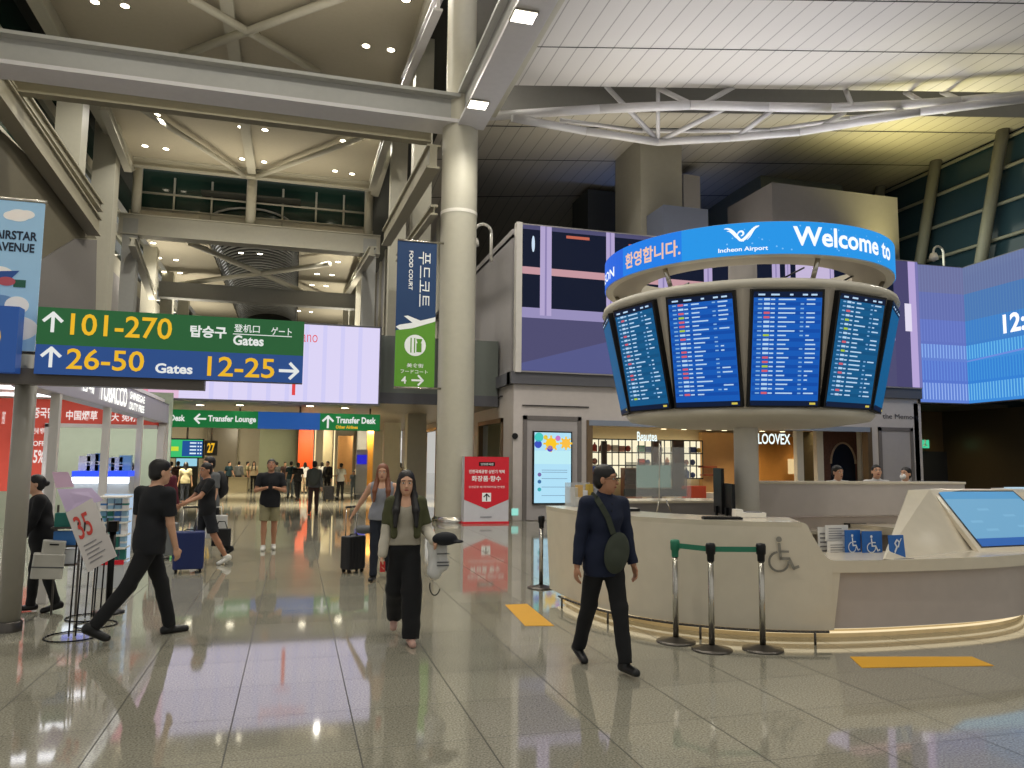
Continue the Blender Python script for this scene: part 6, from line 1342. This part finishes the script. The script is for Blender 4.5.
# man in shorts
J = person('man in a black t-shirt and khaki shorts looking at a phone', -.42, 15.6, hd(.02, -1), H=1.74, h=.011, legs=((4, 3), (-5, 4)), arms=((12, 14, (-.95, .75, .3)), (12, 14, (-.95, .75, .3))), lean=1, nod=-18, top=BLK2, bottom=KHAKI, shoes=WSH, pants='short', hair='cap', stance=.088, hem=.8, wide=1.1, skin=SKIN2, botname='shorts')
M_ = J['M']; q = M_@(J['wr', 1].lerp(J['wr', -1], .5)+Vector((0, .1, .03))); t = empty('phone', q, 'dark phone held by the man in khaki shorts', 'phone'); MB().rbox(q-Vector((.04, .006, .07)), q+Vector((.04, .006, .07)), .004, BLACKM).build('case', t)
q = P(268, 474, Y=15.3)
# pair on the left with suitcases
J = person('person in a dark cap and black shirt gripping a navy suitcase handle, looking left', -1.35, 13.6, hd(-.8, -.35), H=1.68, h=.012, legs=((14, 6), (-14, 16)), arms=((30, 8, 25), (38, 8, 30)), look=14, top=BLK, bottom=cloth('dark_shorts', (30, 32, 38)), shoes=WSH, pants='short', hair='short', skin=SKIN2, hem=.84, botname='shorts')
suitcase(-1.5, 12.8, .12, mat('suitcase_navy', (20, 38, 92), .4), 'navy blue ribbed suitcase standing beside the person in black', .44, .56, .26, .98)
J = person('tall person with black hair and a dark backpack behind the person with the navy suitcase', -1.4, 14.5, hd(-.75, -.6), H=1.78, h=.013, legs=((12, 6), (-16, 16)), arms=((-4, 12, 4), (6, 8, 10)), top=GRYC, bottom=BLK, shoes=BSH, hair='short', sleeve='short', hem=.84)
M_ = J['M']; t = empty('backpack', M_@(J['chest']+Vector((0, -.2, 0))), 'dark backpack on the tall person by the navy suitcase', 'backpack'); f = Field([-.25, -.45, .8], [.25, .1, 1.7], .014); f.ell(J['chest']+Vector((0, -.2, -.03)), (.17, .11, .25), k=0); f.ell(J['chest']+Vector((0, -.28, -.1)), (.12, .06, .12), k=.03); field_obj(f, 'pack', mat('pack_black', (26, 27, 30), .7), t, M_)
q = P(216, 535, Y=14.2); t = empty('shopping_bag', q, 'white patterned shopping bag carried behind the navy suitcase', 'bag'); Mq = Matrix.Translation((q.x, 14.2, .38))@Matrix.Rotation(.3, 4, 'Z'); MB().box((-.17, -.06, 0), (.17, .06, .38), WHT_C, Mq).build('paper_bag', t, bev=.01); MB().path([Mq@Vector(p) for p in ((-.08, 0, .38), (-.07, 0, .52), (.07, 0, .52), (.08, 0, .38))], .007, WHT_C).build('handle', t); m_ = MB()
for i in range(6): disc(m_, Mq@Matrix.Rotation(PI/2, 4, 'X'), -.1+.2*random.random(), .08+.25*random.random(), .022, GRYC, .0615, 10)
m_.build('dots', t)
t = empty('tote_bag', (-1.12, 13.9, .25), 'small black tote bag below the white shopping bag', 'bag'); MB().rbox((-1.28, 13.8, .28), (-.98, 13.95, .56), .03, mat('pack_black', (26, 27, 30), .7)).build('bag_body', t, bev=.02); MB().path([(-1.22, 13.87, .56), (-1.18, 13.87, .68), (-1.08, 13.87, .68), (-1.04, 13.87, .56)], .008, BLACKM).build('handle', t)
suitcase(-2.1, 14.6, .3, mat('suitcase_silver', (120, 124, 126), .35), 'silver grey suitcase standing behind the walking young man', .4, .55, .25, .95)
# elderly woman with bags
J = person('person in black with a white mask carrying white bags beside the grey post', -2.72, 9.95, hd(-.9, -.25), H=1.54, h=.011, legs=((8, 6), (-8, 10)), arms=((8, 8, 22), (14, 8, 20)), lean=9, look=6, nod=-6, top=BLK, bottom=BLK, shoes=BSH, sleeve='long', hair='bun', mask=True, hem=.7, build=1.05, topname='long_coat')
for i, (u, v, w, hh_, lab) in enumerate(((46, 578, .3, .26, 'lower white carrier bag of the person in black'), (52, 559, .22, .2, 'upper white carrier bag with a cut out handle'))):
    q = P(u, v, Y=9.5+.05*i); t = empty('carrier_bag', q, lab, 'bag'); Mq = Matrix.Translation(q)@Matrix.Rotation(.25, 4, 'Z')@Matrix.Rotation(.08, 4, 'Y'); MB().rbox((-w/2, -.1, 0), (w/2, .1, hh_), .03, mat('plastic_white', (192, 190, 182), .4), Mq).build('bag_body', t, bev=.02)
    m_ = MB(); m_.box((-w*.2, -.105, hh_*.78), (w*.2, -.1, hh_*.86), BLACKM, Mq) if i else m_.box((-w*.5, -.104, hh_*.45), (w*.5, -.1, hh_*.5), GRYC, Mq); m_.build('handle_slot', t)
# shop assistant
J = person('shop assistant in a white top behind the bright tobacco counter', P(128, 500, Y=16.6).x, 16.6, hd(-.5, -1), H=1.66, h=.014, legs=((2, 2), (-2, 2)), arms=((20, 8, 40), (20, 8, 40)), nod=-14, top=WHT_C, bottom=BLK, shoes=BSH, hair='bun', mask=True)
J = person('person with a maroon sleeve and white top just behind the young man', P(164, 480, Y=15.6).x, 15.6, hd(.3, 1), H=1.66, h=.015, legs=((8, 4), (-8, 10)), arms=((5, 8, 10), (-5, 8, 10)), top=MAROON, bottom=BLK, shoes=BSH, hair='long', sleeve='long')
# staff behind the raised wall
for u, Y, look, H_, lab, nd, hr in ((838, 11.3, -30, 1.73, 'staff member with black hair looking right, leftmost of the three behind the raised wall', 0, 'short'), (877, 11.35, 0, 1.75, 'staff member in glasses looking down, middle of the three behind the raised wall', -14, 'short'), (906, 11.4, 50, 1.71, 'staff member with a white mask turned left, rightmost behind the raised wall', -8, 'short')):
    q = P(u, 500, Y=Y); J = person(lab, q.x, Y, hd(-.5, -1), H=H_, h=.0095, legs=((0, 0), (0, 0)), arms=((5, 8, 10), (5, 8, 10)), look=-look, nod=nd, top=WHT_C, bottom=BLK, shoes=BSH, hair=hr, mask=(u == 906), group=None, sleeve='long', neckline='collar')
# people farther down the hall: (u, v of the feet, v of the head top, heading, top, bottom, hair, label, pose)
WALK = (((16, 6), (-16, 18)), ((-14, 8, 10), (14, 8, 14))); STAND = (((3, 2), (-3, 3)), ((3, 9, 10), (5, 9, 12)))
far = [
 (313, 514, 460, hd(.1, 1), GRYC, BROWN, 'short', 'person with a grey backpack and brown trousers walking away', WALK),
 (290, 497, 461, hd(.2, 1), TEAL, JEAN, 'short', 'person in a dark teal jacket and pale jeans left of the grey backpack', STAND),
 (297, 500, 462, hd(-.2, 1), BLK, BLK, 'short', 'person all in black directly left of the grey backpack', WALK),
 (327, 497, 461, hd(-.6, -1), BLK2, BLK, 'short', 'person in a black shirt with a dark bag right of the grey backpack', STAND),
 (340, 500, 463, hd(.5, 1), WHT_C, BLK, 'short', 'person in a white shirt and black trousers beside the luggage trolley', STAND),
 (353, 497, 474, hd(-.2, -1), JEAN, JEAN, 'short', 'small person in pale blue bending beside the trolley', STAND),
 (357, 494, 464, hd(-1, -.2), BEIGE, GRYC, 'short', 'person in beige at the far right of the trolley group', STAND),
 (246, 489, 462, hd(1, 0), KHAKI, BROWN, 'short', 'person in khaki and brown left of the man in shorts', STAND),
 (253, 489, 463, hd(0, -1), BEIGE, BLK, 'long', 'person in beige with long hair just left of the man in shorts', STAND),
 (276, 490, 463, hd(0, 1), GRYC, BLK, 'short', 'person in grey just right of the man in shorts', WALK),
 (304, 493, 464, hd(.2, 1), WHT_C, BEIGE, 'long', 'person with long hair and white top in front of the orange wall', STAND),
 (284, 488, 463, hd(.2, -1), BROWN, BLK, 'short', 'person in brown in front of the sage wall', STAND),
 (176, 500, 461, hd(.2, 1), BROWN, BLK, 'short', 'person in dark brown right of the white shop frame', STAND),
 (184, 505, 462, hd(-.2, 1), KHAKI, DKJ, 'long', 'person with long hair in khaki below the far green screen', STAND),
 (193, 492, 463, hd(.2, -1), BEIGE, BLK, 'short', 'person in beige left of the person in the dark cap', STAND),
 (238, 486, 465, hd(.2, 1), GRYC, DKJ, 'short', 'person in grey near the dark glossy panel', STAND),
 (321, 486, 465, hd(.8, 1), WHT_C, JEAN, 'long', 'person in white between the orange wall and the pillar', STAND),
 (228, 487, 465, hd(.8, -1), TEAL, BLK, 'short', 'person in teal in front of the dark glossy panel', WALK),
 (400, 488, 466, hd(-.8, 1), BEIGE, DKJ, 'long', 'person in beige beside the restroom wall', STAND),
 (170, 497, 462, hd(-.8, 1), GRYC, BLK, 'short', 'person in grey partly behind the last white shop post', STAND),
]
for i, (u, vf, vh, hdg, tp, bt, hr, lab, (lg, ar)) in enumerate(far):
    q = P(u, vf, Z=0); q.y = min(q.y, 44); q = P(u, vf, Y=q.y); Hh = P(u, vh, Y=q.y).z; Hh = min(max(Hh, 1.2 if 'small' in lab else 1.55), 1.8)
    J = person(lab, q.x, q.y, hdg, H=Hh, h=.022 if q.y > 24 else .018, legs=lg, arms=ar, top=tp, bottom=bt, shoes=BSH, hair=hr, sleeve='short' if i % 3 else 'long')
    if i == 0: M_ = J['M']; t = empty('backpack', M_@(J['chest']+Vector((0, -.2, 0))), 'grey backpack worn by the person in brown trousers', 'backpack'); f = Field([-.25, -.45, .8], [.25, .1, 1.7], .018); f.ell(J['chest']+Vector((0, -.19, -.05)), (.19, .13, .28), k=0); field_obj(f, 'pack', mat('pack_grey', (84, 88, 84), .8), t, M_)
# luggage trolleys
def trolley(u, v, lab):
    q = P(u, v, Z=0); t_ = empty('luggage_trolley', q, lab, 'trolley', 'luggage trolleys'); m3 = MB(); x_, y_ = q.x, q.y
    for s in (-.28, .28): m3.path([Vector((x_+s, y_-.4, .12)), Vector((x_+s, y_+.4, .15)), Vector((x_+s, y_+.5, 1.0))], .02, STEEL)
    m3.path([Vector((x_-.28, y_+.5, 1.0)), Vector((x_+.28, y_+.5, 1.0))], .02, BLACKM); m3.build('frame', t_)
    MB().box((x_-.28, y_-.4, .14), (x_+.28, y_+.4, .17), STEEL).build('deck', t_)
    for sx in (-.25, .25): m4 = MB(); m4.tube((x_+sx-.02, y_-.35, .06), (x_+sx+.02, y_-.35, .06), .06, BLACKM).tube((x_+sx-.02, y_+.38, .06), (x_+sx+.02, y_+.38, .06), .06, BLACKM); m4.build('wheel_pair', t_)
    return q
q = trolley(330, 500, 'steel luggage trolley loaded with a dark suitcase'); suitcase(q.x-.1, q.y-.75, .1, mat('suitcase_black', (24, 24, 28), .45), 'dark suitcase standing in front of the steel trolley', .42, .55, .3, .7)
q = trolley(360, 497, 'steel luggage trolley beside the person in beige')
# waste paper cart / planter blocks farther back
q = P(236, 492, Z=0); tag(MB().rbox((q.x-.4, q.y, 0), (q.x+.55, q.y+.5, .75), .08, mat('pale_far', (170, 160, 130), .3)).build('information_desk'), 'small pale desk at the far end left of the beige crowd', 'desk')
# ------------------------------------------------------------------ lights
w_ = bpy.data.worlds.new('hall_air'); SC.world = w_; w_.use_nodes = True; bg = w_.node_tree.nodes['Background']; bg.inputs[0].default_value = (*lin((236, 234, 228)), 1); bg.inputs[1].default_value = AMB
def area(loc, rot, sx, sy, pw, rgb=(255, 240, 210), nm='lamp'):
    l = bpy.data.lights.new(nm, 'AREA'); l.shape = 'RECTANGLE'; l.size = sx; l.size_y = sy; l.energy = pw; l.color = lin(rgb); l.spread = math.radians(120); o = bpy.data.objects.new(nm, l); COL.objects.link(o); o.location = loc; o.rotation_euler = rot; return o
def spot(loc, pw, ang=150, r=.15, rgb=(255, 250, 238), tilt=(0, 0, 0)):
    l = bpy.data.lights.new('downlight_lamp', 'SPOT'); l.energy = pw; l.spot_size = math.radians(ang); l.spot_blend = .6; l.shadow_soft_size = r; l.color = lin(rgb); o = bpy.data.objects.new('downlight_lamp', l); COL.objects.link(o); o.location = loc; o.rotation_euler = tilt; return o
for x in (-6.5, -1.8, 2.6):
    for y in (12, 22.9, 30, 38): spot((x, y, 17.6), 1500*KL)
for x in (-7.4, 1.9):
    for y in (50, 60, 72): spot((x, y, 14.6), 1100*KL)
for x, y in ((8, 4), (8, 13), (14, 4), (14, 13), (20, 13), (1.5, 2), (-3, 4)): spot((x, y, 13.6), 900*KL, r=.25)
for y in (14.5, 19.4): spot((4.65, y, 11.35), 500*KL, r=.2)
# uplights on the beams and on the shop roof, with added fill lights among them
for y, p in ((21.7, 500), (24.6, 250)): area((-3, y, 12.9), (PI, 0, 0), 10, .4, p*.4*KL, (255, 246, 230), 'uplight_and_fill')
area((-2.9, 42.5, 13.2), (PI, 0, 0), 11, .3, 260*KL, (255, 244, 220), 'uplight_and_fill')
area((14, 24.5, 9.2), (PI, 0, 0), 12, 3, 300*KL, (255, 246, 226), 'uplight_and_fill')
area((21, 22.8, 9.5), (PI, 0, 0), 1.2, 6, 420*KL, (255, 244, 160), 'uplight_and_fill')
area((14, 31, 9.0), (PI*1.05, 0, 0), 4, .6, 60*KL, (120, 160, 255), 'uplight_and_fill')
for x in (-8, -4, 0, 4): area((x, 30, 3.38), (0, 0, 0), .5, .5, 420*KL, nm='bridge_lamp_and_fill'); area((x, 38, 3.38), (0, 0, 0), .5, .5, 420*KL, nm='bridge_lamp_and_fill')
area((4.6, 12, 12.7), (PI, 0, 0), .5, 16, 500*KL, (240, 240, 255), 'uplight_and_fill')
for x in (9, 12.5, 16, 19): area((x, 24.4, 2.95), (0, 0, 0), 1.4, 1.0, 60*KL, (255, 226, 180), 'shop_lamp_and_fill')
for y in (11.5, 14, 17): area((-6, y, 2.92), (0, 0, 0), 5, .3, 80*KL, (250, 250, 255), 'shop_lamp_and_fill')
area((23, 23.5, 3.8), (0, 0, 0), 2, 1, 40*KL, (255, 220, 150), 'recess_lamp')
for x in (-7, -3, 1, 4): area((x, 42.5, 3.35), (PI*.3, 0, 0), 1.5, .4, 120*KL, (255, 240, 206), 'bridge_lamp_and_fill')  # added fill tilted at the far wall, not fittings of the bridge
for x in (-8.3, 3.1):
    for y in (51, 60, 70): area((x, y, 9.5), (PI, 0, 0), .6, 3, 240*KL, (255, 246, 226), 'uplight_and_fill')  # fill added to brighten the far ceiling strips, no fittings there
o_ = area((14, 21.3, 9.0), (PI*1.22, 0, 0), 13, .5, 560*KL, (252, 250, 250), 'uplight_and_fill'); o_.data.spread = math.radians(150)  # added fill for the front slatted ceiling, stands in for floor bounce
area((22.5, 20, 10), (0, -PI/2, 0), 3, 10, 160*KL, (236, 244, 226), 'glass_wall_fill')  # made-up light that brightens the glass wall and its tubes
area((-5, 20.6, 3.2), (0, 0, 0), 5, 1, 90*KL, (250, 250, 245), 'shop_lamp_and_fill')  # extra light added to brighten the grey green partition
for x in (-8, 2.8): area((x, 14.5, 12.8), (PI, 0, 0), .5, 9, 330*KL, (255, 246, 226), 'uplight_and_fill')  # fill added on both truss sides to lift the near ceiling bay
vs_ = SC.view_settings; vs_.view_transform = 'Standard'; vs_.look = 'None'; vs_.gamma = 1; vs_.exposure = EXPO; vs_.use_curve_mapping = False
SC.cycles.use_denoising = True; SC.cycles.max_bounces = 8; SC.cycles.sample_clamp_indirect = 4
SC.cycles.caustics_reflective = False; SC.cycles.caustics_refractive = False
